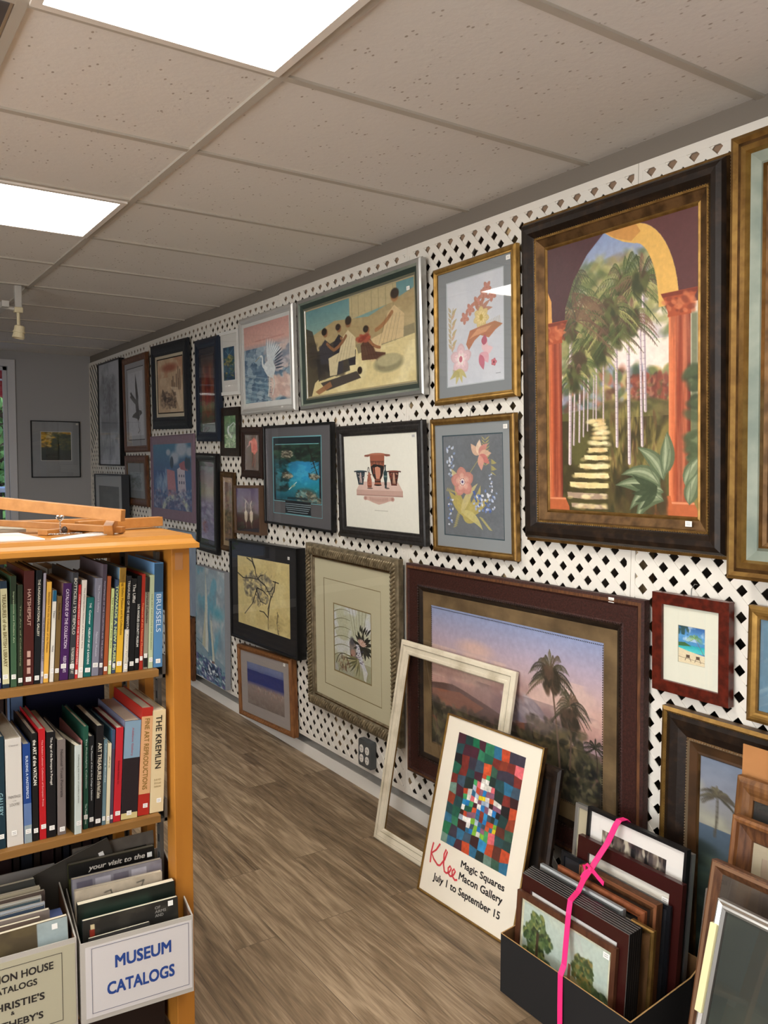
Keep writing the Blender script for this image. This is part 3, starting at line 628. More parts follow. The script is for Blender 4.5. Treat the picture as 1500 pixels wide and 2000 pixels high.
def a_heron(w, h):
    c = Cv(230, 250, '8fa6b6', 7); c.grad([(0, 'c99a92'), (.8, 'd8aea2'), (1, 'b9a8a8')], 0, .3); c.grad([(0, '8198ac'), (.5, '5f7c94'), (1, '7fa0b0')], .3, 1)
    c.mott('46627c', 9, 9, 2, .75, .48, .6, mask=(c.y > .3)*1.); c.mott('a9bcc6', 8, 14, 12, .7, .52, .6, mask=(c.y > .3)*1.)
    c.dabs(120, .5, .32, 1, .62, .03, ['c4c0c4', 'a8a2a8', '7a8798', 'd8c4bc'], .7); c.dabs(60, .6, .7, .98, .95, .04, ['d9bcae', 'c9aaa0', 'e2cfc4'], .7, .5)
    for i in range(12): c.curve((0, .6+.035*i), (.35, .7+.03*i), (.6, .72+.035*i), .008, '3f6478' if i % 2 else 'a8c0c8', .7)
    c.rect(.25, .2, .9, .23, 'a05a58', .5, .02)
    for i in range(17):
        a = -1.62+.072*i; c.leaf(.54+.005*i, .52, .36-.006*i, .016, a-.12, 'eef2f2' if i % 2 else 'aebfca', .97, .1)
    for i in range(6): c.leaf(.68, .45+.03*i, .2, .012, -.5+.1*i, '3c4c60', .9)
    c.poly([(.46, .52), (.62, .46), (.7, .6), (.64, .72), (.52, .68), (.45, .6)], 'd3dbdd'); c.curve((.5, .58), (.4, .56), (.42, .46), (.05, .03), 'dbe2e2'); c.curve((.42, .46), (.42, .4), (.36, .42), (.03, .02), 'dbe2e2'); c.line([(.36, .42), (.26, .47)], (.015, .004), '9a8a60')
    c.line([(.57, .68), (.56, .8), (.53, .93)], .02, 'd6d8d0'); c.line([(.63, .68), (.67, .79), (.62, .92)], .02, 'd6d8d0')
    return c
def a_terrace(w, h):
    # generic terrace scene in the same colours (robed people resting on stone steps)
    c = Cv(330, 190, 'b7a67c', 8); c.grad([(0, '5f8d92'), (1, '8aa89c')], 0, .34); c.poly([(0, .33), (.3, .2), (.62, .26), (1, .1), (1, .62), (0, .62)], 'a9966c'); c.mott('bfae84', 6, 5, 2, .6, mask=((c.y > .25)*(c.y < .6)).astype(float))
    c.poly([(.45, 0), (.86, 0), (.86, .18), (.45, .24)], 'b9ab82'); [c.rect(.47+.06*i, 0, .475+.06*i, .22, '8f845f', .6) for i in range(7)]
    c.rect(0, .3, .08, 1, '4d4638', .8, .05); c.poly([(0, .6), (1, .5), (1, 1), (0, 1)], 'd7c893'); c.mott('e4d9aa', 5, 3, 6, .8, mask=(c.y > .6)*1.); c.poly([(.5, .52), (1, .44), (1, .54), (.52, .62)], '8f8566')
    c.poly([(.0, .2), (.07, .25), (.12, .5), (.16, .78), (.08, .85), (.04, 1), (0, 1)], '3c362c', .85); c.poly([(.1, .5), (.3, .42), (.42, .5), (.44, .78), (.12, .84)], '33302e', .85); c.dabs(60, .05, .45, .42, .8, .02, ['2a2828', '4c4234', '3a3430'], .6)
    def sit(x, y, s, robe, skin='8c6242', hair='2e2218', fl=1):
        c.poly([(x, y-.2*s), (x+.05*s*fl, y-.14*s), (x+.09*s*fl, y+.02*s), (x+.2*s*fl, y+.06*s), (x+.19*s*fl, y+.26*s), (x+.12*s*fl, y+.26*s), (x+.1*s*fl, y+.12*s), (x-.06*s*fl, y+.1*s), (x-.07*s*fl, y-.1*s)], robe)
        c.ell(x+.005, y-.28*s, .028*s, .055*s, skin); c.ell(x-.006*fl, y-.3*s, .03*s, .045*s, hair); c.curve((x+.02*fl, y-.14*s), (x+.08*s*fl, y-.04*s), (x+.14*s*fl, y-.02*s), .022*s, skin)
        for k in range(5): c.line([(x-.04*s*fl+.025*k*s*fl, y-.12*s), (x+.03*k*s*fl, y+.12*s)], .003, '00000'+'0', .25)
    sit(.2, .56, .9, '3c3a40', hair='18120e'); sit(.34, .52, .8, '2c2a30'); sit(.43, .54, 1.0, 'cdc09a', fl=-1); sit(.84, .44, 1.12, 'd0b98c', 'a07248', fl=-1)
    sit(.6, .62, .8, '5a3a2c', '9a6a48', fl=1); c.poly([(.14, .86), (.5, .8), (.54, .88), (.2, .96)], '3a3434', .9); c.ell(.53, .8, .022, .04, '2a1c14'); c.poly([(.08, .95), (.24, .86), (.26, .92), (.12, .99)], '9a6c48', .9)
    c.ell(.78, .78, .12, .09, '8c8768', 0, .9); c.ell(.78, .75, .1, .06, 'b3ab84'); c.dabs(14, .52, .44, .64, .5, .012, ['8e3a2a', 'a8533c', '6a2a20'], .9); return c
def a_green(w, h):
    c = Cv(70, 110, '6f8f6a', 9); c.mott('9ab08c', 4, 6, 2, .8); c.mott('4c6a4c', 4, 6, 5, .8); c.curve((.35, .35), (.2, .5), (.55, .65), (.1, .14), 'c4ccc8'); c.line([(.4, .35), (.75, .22), (.9, .3)], .05, 'b4beba'); c.dabs(120, 0, .55, 1, 1, .03, ['a8c890', '5c8050', 'd0dcb0'], .6); return c
def a_ibis(w, h):
    c = Cv(80, 120, '55483a', 10)
    for i in range(170): a = c.r.uniform(0, 3.1); x, y = c.r.random(2); c.line([(x, y), (x+.2*math.cos(a), y+.14*math.sin(a))], .012, ['6a5c44', '3a3028', '8a7c58', '4c5038'][i % 4], .7)
    c.poly([(.4, .2), (.62, .08), (.82, .2), (.85, .45), (.66, .56), (.46, .48), (.42, .34)], 'cf6b5c'); c.mott('e79a88', 6, 8, 4, .5, .5, .6, mask=((c.x > .45)*(c.x < .8)*(c.y > .12)*(c.y < .5)).astype(float))
    c.curve((.5, .22), (.3, .15), (.3, .3), (.1, .07), 'd98a7a'); c.curve((.3, .3), (.14, .32), (.1, .42), (.035, .01), 'c8948a'); c.line([(.6, .52), (.58, .74), (.5, .88)], .02, 'c86a58'); c.line([(.68, .52), (.7, .74), (.64, .9)], .02, 'c86a58'); return c
def a_tan(w, h):
    c = Cv(50, 150, '6a5240', 11); c.mott('8a6c50', 3, 8, 2, .8); c.mott('45342a', 4, 9, 4, .7); c.ell(.5, .25, .25, .08, '9c7c58', 0, .6, .4); c.dabs(90, .1, .3, .9, .95, .06, ['4a382c', '94785a', '6c503c'], .5); return c
def a_birds(w, h):
    c = Cv(110, 130, '3a304c', 12); c.grad([(0, '4a3f66'), (.4, '5f5372'), (.7, '3c2a2c'), (1, '1c1414')]); c.ell(.5, .6, .35, .3, '7a5a4c', 0, .5, .8)
    for x in (.4, .62): c.poly([(x, .5), (x+.07, .56), (x+.06, .72), (x, .8), (x-.06, .72), (x-.06, .56)], 'e0d2bc', .9); c.line([(x, .5), (x-.02, .38), (x+.03, .3)], .02, 'd8c8b0'); c.line([(x, .8), (x+.02, .92)], .01, 'a09078')
    for i in range(8): c.line([(.5, .35+.02*i), (.2+.1*i, .18+.03*i)], .01, 'c8b49c', .5)
    return c
def a_teal(w, h):
    c = Cv(200, 250, '0e1a24', 13); c.rect(.05, .09, .95, .82, '0f6f88'); ms = ((c.x > .05)*(c.x < .95)*(c.y > .09)*(c.y < .82)).astype(float)
    c.grad([(0, '123a3a'), (.3, '15607c'), (.55, '1c8fb4'), (.75, '17879a'), (1, '0c4a5a')], .09, .82, mask=ms); c.ell(.66, .38, .2, .16, '2a9ad6', -.5, .8, .9)
    c.dabs(420, .05, .1, .95, .3, .03, ['10201c', '1c3a2c', '24483a', '0c1614', '3c5a44'], .8); c.dabs(240, .05, .3, .3, .7, .025, ['0e2224', '16383a', '0f5a66'], .5)
    c.line([(.75, .12), (.83, .3), (.92, .48)], .02, '14120e'); [c.line([(.8, .2+.05*i), (.95, .15+.05*i)], .008, '1c1a14') for i in range(6)]
    for x, y, r in ((.3, .22, .12), (.3, .5, .1), (.85, .5, .09), (.7, .75, .2), (.9, .8, .1)): c.ell(x, y, r, r*.45, '5a5648', 0, .9, .3); c.dabs(40, x-r, y-r*.3, x+r, y+r*.3, .014, ['8a8674', '3a3a34', 'a8a48e'], .7)
    c.line([(.34, .68), (.5, .58)], .014, 'd4dcd0'); c.line([(.4, .64), (.46, .62)], .03, '8aa08a')
    c.mott('5cc0d0', 8, 14, 5, .35, .55, .65, mask=ms*(c.y > .35))
    c.rect(0, 0, 1, .085, '10222c'); c.rect(0, .83, 1, 1, '0e1a24'); c.rect(.05, .09, .95, .095, '7ac0c4'); c.rect(.05, .815, .95, .82, '3c7880')
    c.rect(.3, .775, .72, .805, '0e2a34', .8)
    for i in range(5): c.rect(.22+.02*i, .86+.026*i, .8-.02*i, .868+.026*i, '9fb4b8', .8)
    return c
def a_pots(w, h):
    c = Cv(360, 330, 'ecebdf', 14); k = '221f20'; tc = 'a8644c'
    c.poly([(.17, .585), (.80, .585), (.80, .645), (.17, .645)], 'c9a79a'); c.poly([(.17, .585), (.235, .495), (.74, .495), (.80, .585)], 'dcc0b4'); c.rect(.17, .632, .80, .646, 'b08a7e')
    c.poly([(.28, .648), (.68, .648), (.68, .685), (.62, .695), (.56, .715), (.48, .735), (.4, .715), (.34, .695), (.28, .685)], 'cfaa9c', .9)
    for i in range(15): c.ell(.36+.017*i, .675+.012*math.sin(math.pi*i/14), .006, .02, 'b48c80', 0, .7, .3)
    for x in (.295, .665): c.ell(x, .672, .024, .022, 'c0968a'); c.ell(x, .672, .012, .011, 'a87c70')
    def body(P, col): c.poly([(x, y) for x, y in P], col)
    # central bell vessel
    body([(.375, .205), (.575, .205), (.572, .27), (.566, .36), (.545, .43), (.515, .475), (.515, .5), (.525, .53), (.425, .53), (.435, .5), (.435, .475), (.405, .43), (.384, .36), (.378, .27)], tc)
    body([(.3, .212), (.375, .205), (.375, .225), (.345, .232), (.3, .228)], '8a5040'); body([(.65, .212), (.575, .205), (.575, .225), (.605, .232), (.65, .228)], '8a5040'); c.ell(.475, .205, .1, .012, 'b8765c')
    for i in range(4): c.rect(.378, .222+.014*i, .572, .225+.014*i, '7c4436', .8)
    for i in range(13): c.poly([(.382+.0145*i, .275), (.392+.0145*i, .275), (.387+.0145*i, .275+.03+.02*(i % 3))], k)
    body([(.386, .335), (.43, .31), (.52, .32), (.565, .33), (.56, .38), (.54, .43), (.51, .47), (.44, .47), (.41, .43), (.39, .38)], k); body([(.44, .345), (.475, .335), (.515, .35), (.515, .42), (.5, .465), (.455, .465), (.445, .41)], 'cf9076'); body([(.41, .34), (.43, .35), (.435, .41), (.42, .42)], '8a4c3a'); c.rect(.433, .478, .517, .5, k); c.rect(.435, .484, .515, .488, tc); c.ell(.475, .53, .05, .008, k)
    for x, dk, md, fg in ((.235, '24303a', '35505a', 'c8b4ac'), (.69, '4a2620', '8a4838', 'cfa48c')):
        body([(x-.065, .385), (x+.065, .385), (x+.058, .43), (x+.04, .5), (x+.036, .53), (x-.036, .53), (x-.04, .5), (x-.058, .43)], dk); body([(x-.095, .383), (x-.06, .378), (x-.06, .393), (x-.09, .395)], dk); body([(x+.095, .383), (x+.06, .378), (x+.06, .393), (x+.09, .395)], dk); c.ell(x, .383, .068, .008, md)
        c.poly([(x-.008, .4), (x+.01, .4), (x+.014, .44), (x+.02, .51), (x+.004, .512), (x, .46), (x-.006, .512), (x-.016, .508), (x-.012, .44)], fg); c.dabs(12, x-.05, .4, x+.05, .47, .006, [md, fg], .8); c.rect(x-.038, .515, x+.038, .522, md)
    body([(.348, .395), (.372, .395), (.378, .43), (.392, .48), (.392, .54), (.385, .56), (.335, .56), (.328, .54), (.328, .48), (.342, .43)], 'b06c56'); c.ell(.352, .37, .014, .03, k); c.ell(.352, .372, .007, .022, 'ecebdf'); c.rect(.33, .535, .391, .547, '7c4436'); c.dabs(10, .335, .42, .385, .52, .005, ['7c4436', '8a5040'], .8); c.ell(.365, .565, .04, .008, '5a4c48', 0, .8)
    body([(.566, .318), (.594, .318), (.588, .345), (.588, .37), (.606, .4), (.606, .45), (.592, .53), (.596, .558), (.566, .558), (.57, .53), (.556, .45), (.556, .4), (.572, .37), (.572, .345)], '2c4448'); c.rect(.558, .43, .604, .438, '7c9890'); c.rect(.558, .445, .604, .449, '7c9890'); c.rect(.564, .5, .598, .53, k); c.ell(.6, .56, .03, .008, '5a4c48', 0, .8)
    c.rect(.42, .795, .6, .8, 'b9b6a8'); c.rect(.93, .025, .965, .05, 'b4b4b4'); return c
def petal(c, x, y, L, wd, col, n, a0=0, al=.9, vein=None):
    base = c.c(col); ar = c.w/c.h
    for i in range(n):
        a = a0+2*math.pi*i/n; ca, sa = math.cos(a), math.sin(a)
        for k, (f, tint) in enumerate(((1, -.05), (.86, .0), (.6, .07))):
            pts = []; q = []
            for t in [j/12 for j in range(13)]:
                ww = wd*1.12*f*math.sin(math.pi*min(1, t**1.15))**.62; px = x+L*f*t*ca; py = y+L*f*t*sa*ar
                pts.append((px-ww*sa, py+ww*ca*ar)); q.append((px+ww*sa, py-ww*ca*ar))
            c.poly(pts+q[::-1], np.clip(base+tint, 0, 1), al*(1 if k == 0 else .7))
        if vein: c.line([(x, y), (x+L*.7*ca, y+L*.7*sa*ar)], .005, vein, .7)
def a_orch1(w, h):
    c = Cv(220, 290, 'c9ced6', 15); c.mott('d4d8de', 3, 3, 1, .5)
    c.curve((.12, .7), (.0, .5), (.12, .25), .008, 'a89868')
    for i in range(8): c.leaf(.08+.01*(i % 2), .66-.05*i, .12, .02, -.9+.25*(i % 2), 'b5a67a' if i % 2 else 'c9a888', .9); c.leaf(.08, .64-.05*i, .1, .018, -2.2, 'b8a987', .9)
    for x, y in ((.55, .25), (.66, .2), (.43, .3), (.33, .37), (.72, .14), (.8, .22)): petal(c, x, y, .085, .024, 'c08676', 5, .4, .9, 'a06458')
    for a in (-2.2, -1.4, -.8, -.3): c.leaf(.6, .35, .22, .03, a, 'b07a62', .85, .2)
    petal(c, .62, .4, .14, .04, 'dcc98e', 7, .2, .95, 'b09a58'); c.ell(.62, .4, .03, .03, 'b8a050')
    c.poly([(.35, .62), (.42, .5), (.6, .48), (.85, .46), (.98, .5), (.86, .54), (.75, .6), (.6, .56), (.5, .6), (.4, .68)], 'b47a5c'); c.poly([(.4, .58), (.55, .5), (.8, .49), (.7, .54), (.5, .56)], 'd29c78')
    for i in range(14): c.line([(.6+.025*i, .47-.004*i), (.62+.025*i, .52)], .004, '9a8a5c')
    petal(c, .25, .75, .2, .065, 'e0c3c8', 5, -.3, .95, 'c79aa4'); petal(c, .25, .75, .09, .025, 'f0e4e0', 6, .1); c.ell(.25, .75, .03, .03, 'c06a7a')
    for a in (-1.3, -.2, 1.1, 2.1): c.leaf(.66, .72, .16, .055, a, 'dba8b2' if a > 0 else 'e3c0c4', .95)
    c.leaf(.66, .66, .13, .05, -1.4, 'b05a6e', .95); c.leaf(.6, .74, .2, .05, 1.3, 'c06e80', .95)
    petal(c, .83, .83, .05, .018, 'c8717c', 5); c.ell(.83, .83, .012, .012, '6a2030')
    for a in (.5, 1.0, 1.6, 2.3): c.leaf(.2, .84, .2, .03, a, 'c2b878', .9, .2)
    for i in range(10): c.line([(.1, .84+.008*i), (.22, .87+.005*i)], .004, 'a09a60')
    c.rect(.86, .93, .94, .937, '808890', .7); return c
def a_orch2(w, h):
    c = Cv(220, 290, '6c7176', 16); c.mott('747a80', 3, 3, 1, .5)
    for i in range(26): c.leaf(.12+c.r.uniform(-.05, .06), .1+.012*i, .05, .016, c.r.uniform(0, 6), ['b8c4d8', '8798bc', 'd8dce4'][i % 3], .9)
    for i in range(9): c.leaf(.72, .06+.03*i, .09, .008, -.6, 'b3a868', .9); c.leaf(.72, .06+.03*i, .08, .008, -2.4, 'b3a868', .9)
    for i in range(9): c.leaf(.8, .24+.015*i, .1, .008, .5-.2*(i % 4), 'b3a868', .9)
    for a, cc in ((-2.5, 'd9b49a'), (-1.7, 'e6cdb4'), (-1.0, 'c98a80'), (-.3, 'd9b49a'), (.4, 'c87a74'), (1.2, 'd8a090')): c.leaf(.62, .2, .2, .05, a, cc, .95, .2)
    c.line([(.6, .25), (.45, .38), (.4, .5)], .008, 'b3a868')
    for a, L in ((.9, .52), (.3, .3), (-.5, .42), (-.8, .4), (1.6, .25)): c.leaf(.32, .8, L, .06, a-1.2, 'b8a860', .92, -.2)
    c.leaf(.3, .78, .5, .05, -1.25, 'c9bd86', .9, .3); c.leaf(.34, .8, .5, .06, -.45, 'bcae68', .92, -.5); c.leaf(.3, .76, .42, .055, .05, 'c8bf80', .92, .5); c.leaf(.3, .5, .28, .05, -2.2, 'cdbf8c', .9)
    petal(c, .33, .46, .2, .075, 'cf9488', 5, -1.7, .97, 'b8746c'); petal(c, .33, .46, .12, .03, 'e2b8a8', 5, -1.7, .7); c.ell(.33, .46, .035, .028, 'f2ecec'); c.ell(.33, .46, .018, .014, '4a3a6a')
    for i in range(10): a = i*.63; c.ell(.33+.04*math.cos(a), .46+.032*math.sin(a), .006, .005, '2c2440')
    for i in range(46): c.leaf(.62+c.r.uniform(-.1, .22), .64+c.r.uniform(-.09, .09), .045, .016, c.r.uniform(0, 6), ['6f88c0', '4c66a8', 'dfe4ee', 'a8b8dc'][i % 4], .95)
    for i in range(20): c.leaf(.84+c.r.uniform(-.05, .05), .38+.018*i, .035, .012, c.r.uniform(0, 6), ['c9d2e4', '9aa9cc', 'e6e8ee'][i % 3], .9)
    for i in range(18): c.leaf(.1+c.r.uniform(-.04, .05), .62+.016*i, .04, .014, c.r.uniform(0, 6), ['5a70ac', '8ea2cc', 'dfe4ee'][i % 3], .95)
    for i in range(8): c.leaf(.22-.01*i, .78+.02*i, .09, .008, -.4, 'b3a868', .9); c.leaf(.6+.02*i, .8+.015*i, .08, .009, .3, 'b8ae70', .9); c.leaf(.04+.02*i, .56, .07, .008, -1+.2*i, 'b3a868', .8)
    return c
def a_arch(w, h):
    c = Cv(300, 450, '7d8a58', 17); g = ['5e6a3c', '7d8650', '9a9a60', '43502e', 'b0a870', '6a5a48', '8a6a54']
    c.grad([(0, '7f93b8'), (.25, 'a8aec0'), (.5, 'd8cdb8'), (1, 'efdcc8')], 0, .6); c.ell(.6, .5, .22, .2, 'f2e2da', 0, .95, .8); c.mott('8a8aa8', 6, 8, 3, .35, mask=(c.y < .4)*1.)
    c.dabs(700, .1, .1, .88, .5, .02, ['6f7a48', '8c9058', 'a8a46a', '56643c', 'c4b67c', '7a6a50'], .45, 0, 2.6, 1.2, fn=lambda x, y: (x-.66)**2/.05+(y-.47)**2/.02 > 1)
    c.dabs(420, .12, .5, .9, .66, .024, ['5c6a44', '8a8f66', '6a4a3c', '3e4c38', '7f86a4', 'a86a50', 'c9b06a', '8c98a0'], .75, 0, 1.8, 2); c.dabs(260, .6, .52, .82, .66, .011, ['7c4236', '96503e', '5a3630', 'a8705a', '6a5a3c'], .7, 0, 1.8, 2)
    c.poly([(0, .64), (.3, .62), (.6, .655), (1, .64), (1, 1), (0, 1)], '5c5832')
    c.dabs(260, .4, .61, 1, .69, .02, ['5c5a34', '6e6a40', '4c4a30', '7c7446', '6a5a3c'], .6, 0, 2, .6); c.mott('3c3420', 8, 9, 5, .8, .45, .62, mask=(c.y > .66)*1.); c.mott('9a8a4e', 5, 6, 8, .7, .5, .62, mask=((c.y > .62)*(c.x > .4)).astype(float)); c.dabs(200, .45, .64, .75, .98, .008, ['8c7c46', '5c5630', 'a89858', '6a4a34'], .5, 1.57, 5, .2)
    for x, y0, y1, t_ in ((.17, .3, .82, .022), (.2, .45, .75, .012), (.24, .42, .74, .012), (.27, .45, .72, .01), (.3, .46, .7, .008), (.34, .5, .66, .006), (.36, .45, .68, .009), (.41, .4, .7, .009), (.5, .34, .76, .018), (.58, .3, .82, .02), (.66, .32, .76, .016), (.68, .2, .64, .018)):
        lx = .03*(x-.45); c.line([(x-lx, y0), (x+lx, y1)], t_, 'cbb8ba'); c.line([(x-lx-t_*.25, y0), (x+lx-t_*.25, y1)], t_*.35, 'efe2e0', .8); c.line([(x-lx+t_*.3, y0), (x+lx+t_*.3, y1)], t_*.3, '8f7e8a', .8)
        for k in range(int((y1-y0)*50)): c.rect(x-t_*.5, y0+k*.02, x+t_*.5, y0+k*.02+.002, '8a7680', .5)
    for x, y, s_ in ((.17, .32, .17), (.3, .38, .15), (.38, .42, .13), (.42, .33, .2), (.5, .36, .15), (.55, .2, .24), (.66, .2, .2), (.6, .33, .16), (.25, .45, .13), (.2, .5, .12), (.46, .28, .17)):
        c.palm(x, y, s_, ['4c5a34', '6a7444', '8c9058', 'b0aa6c', '5c4c3c', '3e4a2e', '7a5a4a'], 17, .8, .007, 10)
        c.dabs(30, x-.04, y-.03, x+.04, y+.04, .016, ['3a4028', '5c6038', '4a3c2c'], .7, 1.3, 2)
    for s_ in range(4): c.palm(.1+.04*s_, .14+.05*s_, .24, ['4a4a3a', '6a5240', '54603c', '7a6048'], 13, .6, .009, 10)
    for k, (x0, x1, y, hh) in enumerate([(.31, .39, .665, .006), (.34, .42, .678, .007), (.35, .42, .693, .008), (.345, .425, .71, .009), (.335, .425, .728, .01), (.32, .43, .747, .013), (.3, .43, .772, .017), (.27, .435, .8, .02), (.235, .435, .832, .021), (.195, .44, .866, .022), (.16, .44, .902, .024), (.14, .44, .942, .026), (.17, .45, .98, .02)]):
        c.poly([(x0-.02, y-hh*.3), (x1+.01, y-hh*.2), (x1+.02, y+hh*.95), (x0, y+hh*.95)], '4a4226', .8)
        c.poly([(x0, y-hh*.5), (x1, y-hh*.35), (x1+.008, y+hh*.35), ((x0+x1)/2, y+hh*.5), (x0+.004, y+hh*.25)], 'e8d59c' if k < 11 else 'a8907a'); c.dabs(10, x0, y-hh*.3, x1, y+hh*.3, .01, ['f4e6b8', 'd8b880', 'e0cc90'], .5, 0, 2.5, .2)
    # arch wall
    c.poly([(0, 0), (.42, 0), (.3, .06), (.2, .14), (.14, .23), (.12, .34), (0, .34)], '4a2c30')
    R1 = [(.62+.0*t, 0) for t in (0,)]; outer = [(.62+.27*math.sin(a), .30-.30*math.cos(a)) for a in [i*.13 for i in range(13)]]; inner = [(.62+.15*math.sin(a), .30-.235*math.cos(a)) for a in [i*.13 for i in range(13)]]
    c.poly([(.62, 0), (1, 0), (1, .3), (.9, .3)]+outer[::-1], '5a3434'); c.poly(outer+inner[::-1]+[(.55, .05), (.47, .022), (.40, -.01)], 'dcae5c'); c.poly([(.40, -.01), (.62, -.01), (.66, .03), (.6, .055), (.5, .03)], 'b8793f', .6); c.mott('f0c97c', 4, 5, 4, .6, mask=((c.x > .6)*(c.x < .86)*(c.y < .3)*(c.y > .02)*0).astype(float))
    c.poly([(.0, .16), (.03, .2), (.035, .33), (0, .33)], 'd9a058')
    for x0, x1, y0 in ((.0, .105, .35), (.83, .955, .325)):
        mk = ((c.x >= x0)*(c.x <= x1)*(c.y > y0)*(c.y < .985)).astype(float); C = np.zeros_like(c.a); tt = (c.x-x0)/(x1-x0)
        st_ = [(0, 'e08a5c'), (.25, 'c8643c'), (.5, '8a3c28'), (.75, 'b05a3c'), (1, '6a2c22')]
        for k in range(3): C[..., k] = np.interp(tt, [p for p, _ in st_], [c.c(q)[k] for _, q in st_])
        c.put(mk, C); c.mott('e8a078', 60, 4, 7, .35, .45, .7, mask=mk); c.mott('6a3424', 70, 5, 17, .3, .5, .7, mask=mk)
        e = .03; c.poly([(x0-e*1.6, y0-.07), (x1+e*1.6, y0-.07), (x1+e*.6, y0-.035), (x1+.004, y0+.0), (x1+.008, y0+.012), (x0-.008, y0+.012), (x0-.004, y0), (x0-e*.6, y0-.035)], 'a8502f'); c.poly([(x0-e*1.5, y0-.068), (x1+e*1.5, y0-.068), (x1+e*1.2, y0-.055), (x0-e*1.2, y0-.055)], '7a3422'); c.dabs(26, x0-e, y0-.05, x1+e, y0, .012, ['d07a50', '7c3826', 'b8603c'], .7, .5, 1.6)
        c.poly([(x0-.02, .95), (x1+.02, .95), (x1+.05, .985), (x1+.05, 1), (x0-.05, 1), (x0-.05, .985)], 'b8633c'); c.line([(x0-.02, .955), (x1+.02, .955)], .01, 'dd9068')
    c.poly([(.7, .95), (.84, .93), (.86, 1), (.73, 1)], 'b8633a'); c.dabs(130, .45, .86, .8, 1, .02, ['3c3a24', '4a3c28', '5c5030', '2e2c1c'], .55, 1.5, 2.5, .4); c.rect(.955, .33, 1, .93, '6e7458', .9, .01); c.dabs(40, .95, .5, 1, .9, .02, ['4c583c', '7a8560', '3a4430'], .8)
    for x, y, L, a, b_ in ((.78, .94, .3, -2.4, -.9), (.78, .9, .26, -2.2, -1.2), (.8, .88, .24, -1.8, -.9), (.8, .92, .24, -2.8, -1.3), (.8, .95, .22, -2.6, -2.0), (.81, .86, .22, -1.4, -.2), (.93, .9, .2, -1.3, .6), (.95, .96, .18, -1.5, .5)):
        c.leaf(x, y, L, .045, a, '5c6a4e', .95, b_*.6); c.leaf(x-.004, y-.004, L*.93, .026, a, '849070', .8, b_*.6); c.leaf(x-.01, y-.008, L*.85, .008, a, 'b4ba9a', .6, b_*.6); c.line([(x, y), (x+L*.6*math.cos(a), y+L*.6*math.sin(a)*.66)], .004, '4c5a44', .7)
    for i in range(5): c.leaf(.76, .9, .17, .02, 2.0+.3*i, '3e4a34', .9, .3)
    mk = ((c.x >= .845)*(c.x <= .95)*(c.y > .75)*(c.y < .95)).astype(float)
    return c
def a_sea(w, h):
    c = Cv(110, 280, 'c4a8b0', 18); c.grad([(0, '8f949c'), (.2, 'b7a4a8'), (.45, 'd8b4b4'), (.56, 'd7b0a8')], 0, .62); c.mott('a5a8ac', 3, 8, 3, .6, mask=(c.y < .35)*1.); c.mott('e6c6c4', 3, 9, 9, .5, mask=(c.y < .5)*1.); c.grad([(0, '7d93bc'), (.5, '8399c4'), (.8, '6a7aa4'), (1, '5a3a4c')], .56, 1); c.poly([(0, .6), (.5, .55), (1, .5), (1, .62), (0, .7)], '8fa4cc', .9); c.dabs(120, 0, .82, 1, 1, .06, ['4c4a72', '7a4a5c', '6a6a98', '8a90b8', '4a2c38'], .5, 0, 3, .2); return c
def a_branch(w, h):
    c = Cv(210, 190, 'd8c78a', 19); c.mott('e2d49c', 4, 4, 2, .7); c.mott('c4ad74', 5, 5, 6, .35); k = '2a2826'
    c.dabs(330, .1, .2, .75, .7, .016, ['8d8878', '746f66', 'a49c80', '5c5854'], .45, .8, 1.8, 3, fn=lambda x, y: (x-.42)**2/.09+(y-.42)**2/.05 < 1)
    B = [[(.3, 0), (.34, .12), (.3, .02)], [(.3, .02), (.36, .14), (.38, .25), (.44, .3)], [(.2, .02), (.3, .06), (.36, .16)], [(.0, .26), (.12, .32), (.28, .3), (.4, .3)], [(.4, .3), (.46, .24), (.52, .22)], [(.42, .3), (.55, .36), (.66, .5)], [(.74, .28), (.72, .4), (.64, .55), (.6, .8)], [(.7, .28), (.8, .29)], [(.66, .5), (.6, .68), (.6, .96)], [(.4, .42), (.36, .52), (.3, .66), (.14, .84)], [(.4, .42), (.5, .44), (.6, .5)], [(.38, .44), (.46, .6), (.56, .62)], [(.6, .8), (.52, .74), (.44, .74)], [(.78, .72), (.76, .84), (.78, .98)], [(.7, .36), (.66, .42), (.58, .44)]]
    for b in B: c.line(b, (.018, .009), k, .97)
    for i in range(40): x, y = c.r.uniform(.25, .7), c.r.uniform(.2, .7); a = c.r.uniform(0, 6); c.line([(x, y), (x+.05*math.cos(a), y+.05*math.sin(a))], (.006, .002), '3a3836', .7)
    for i in range(8): c.ell(.78+c.r.uniform(-.02, .02), .7+.04*i, .008, .014, '5a4c34', 0, .8)
    c.dabs(40, .6, .75, 1, .95, .02, ['c2b078', 'b09c68'], .4); return c
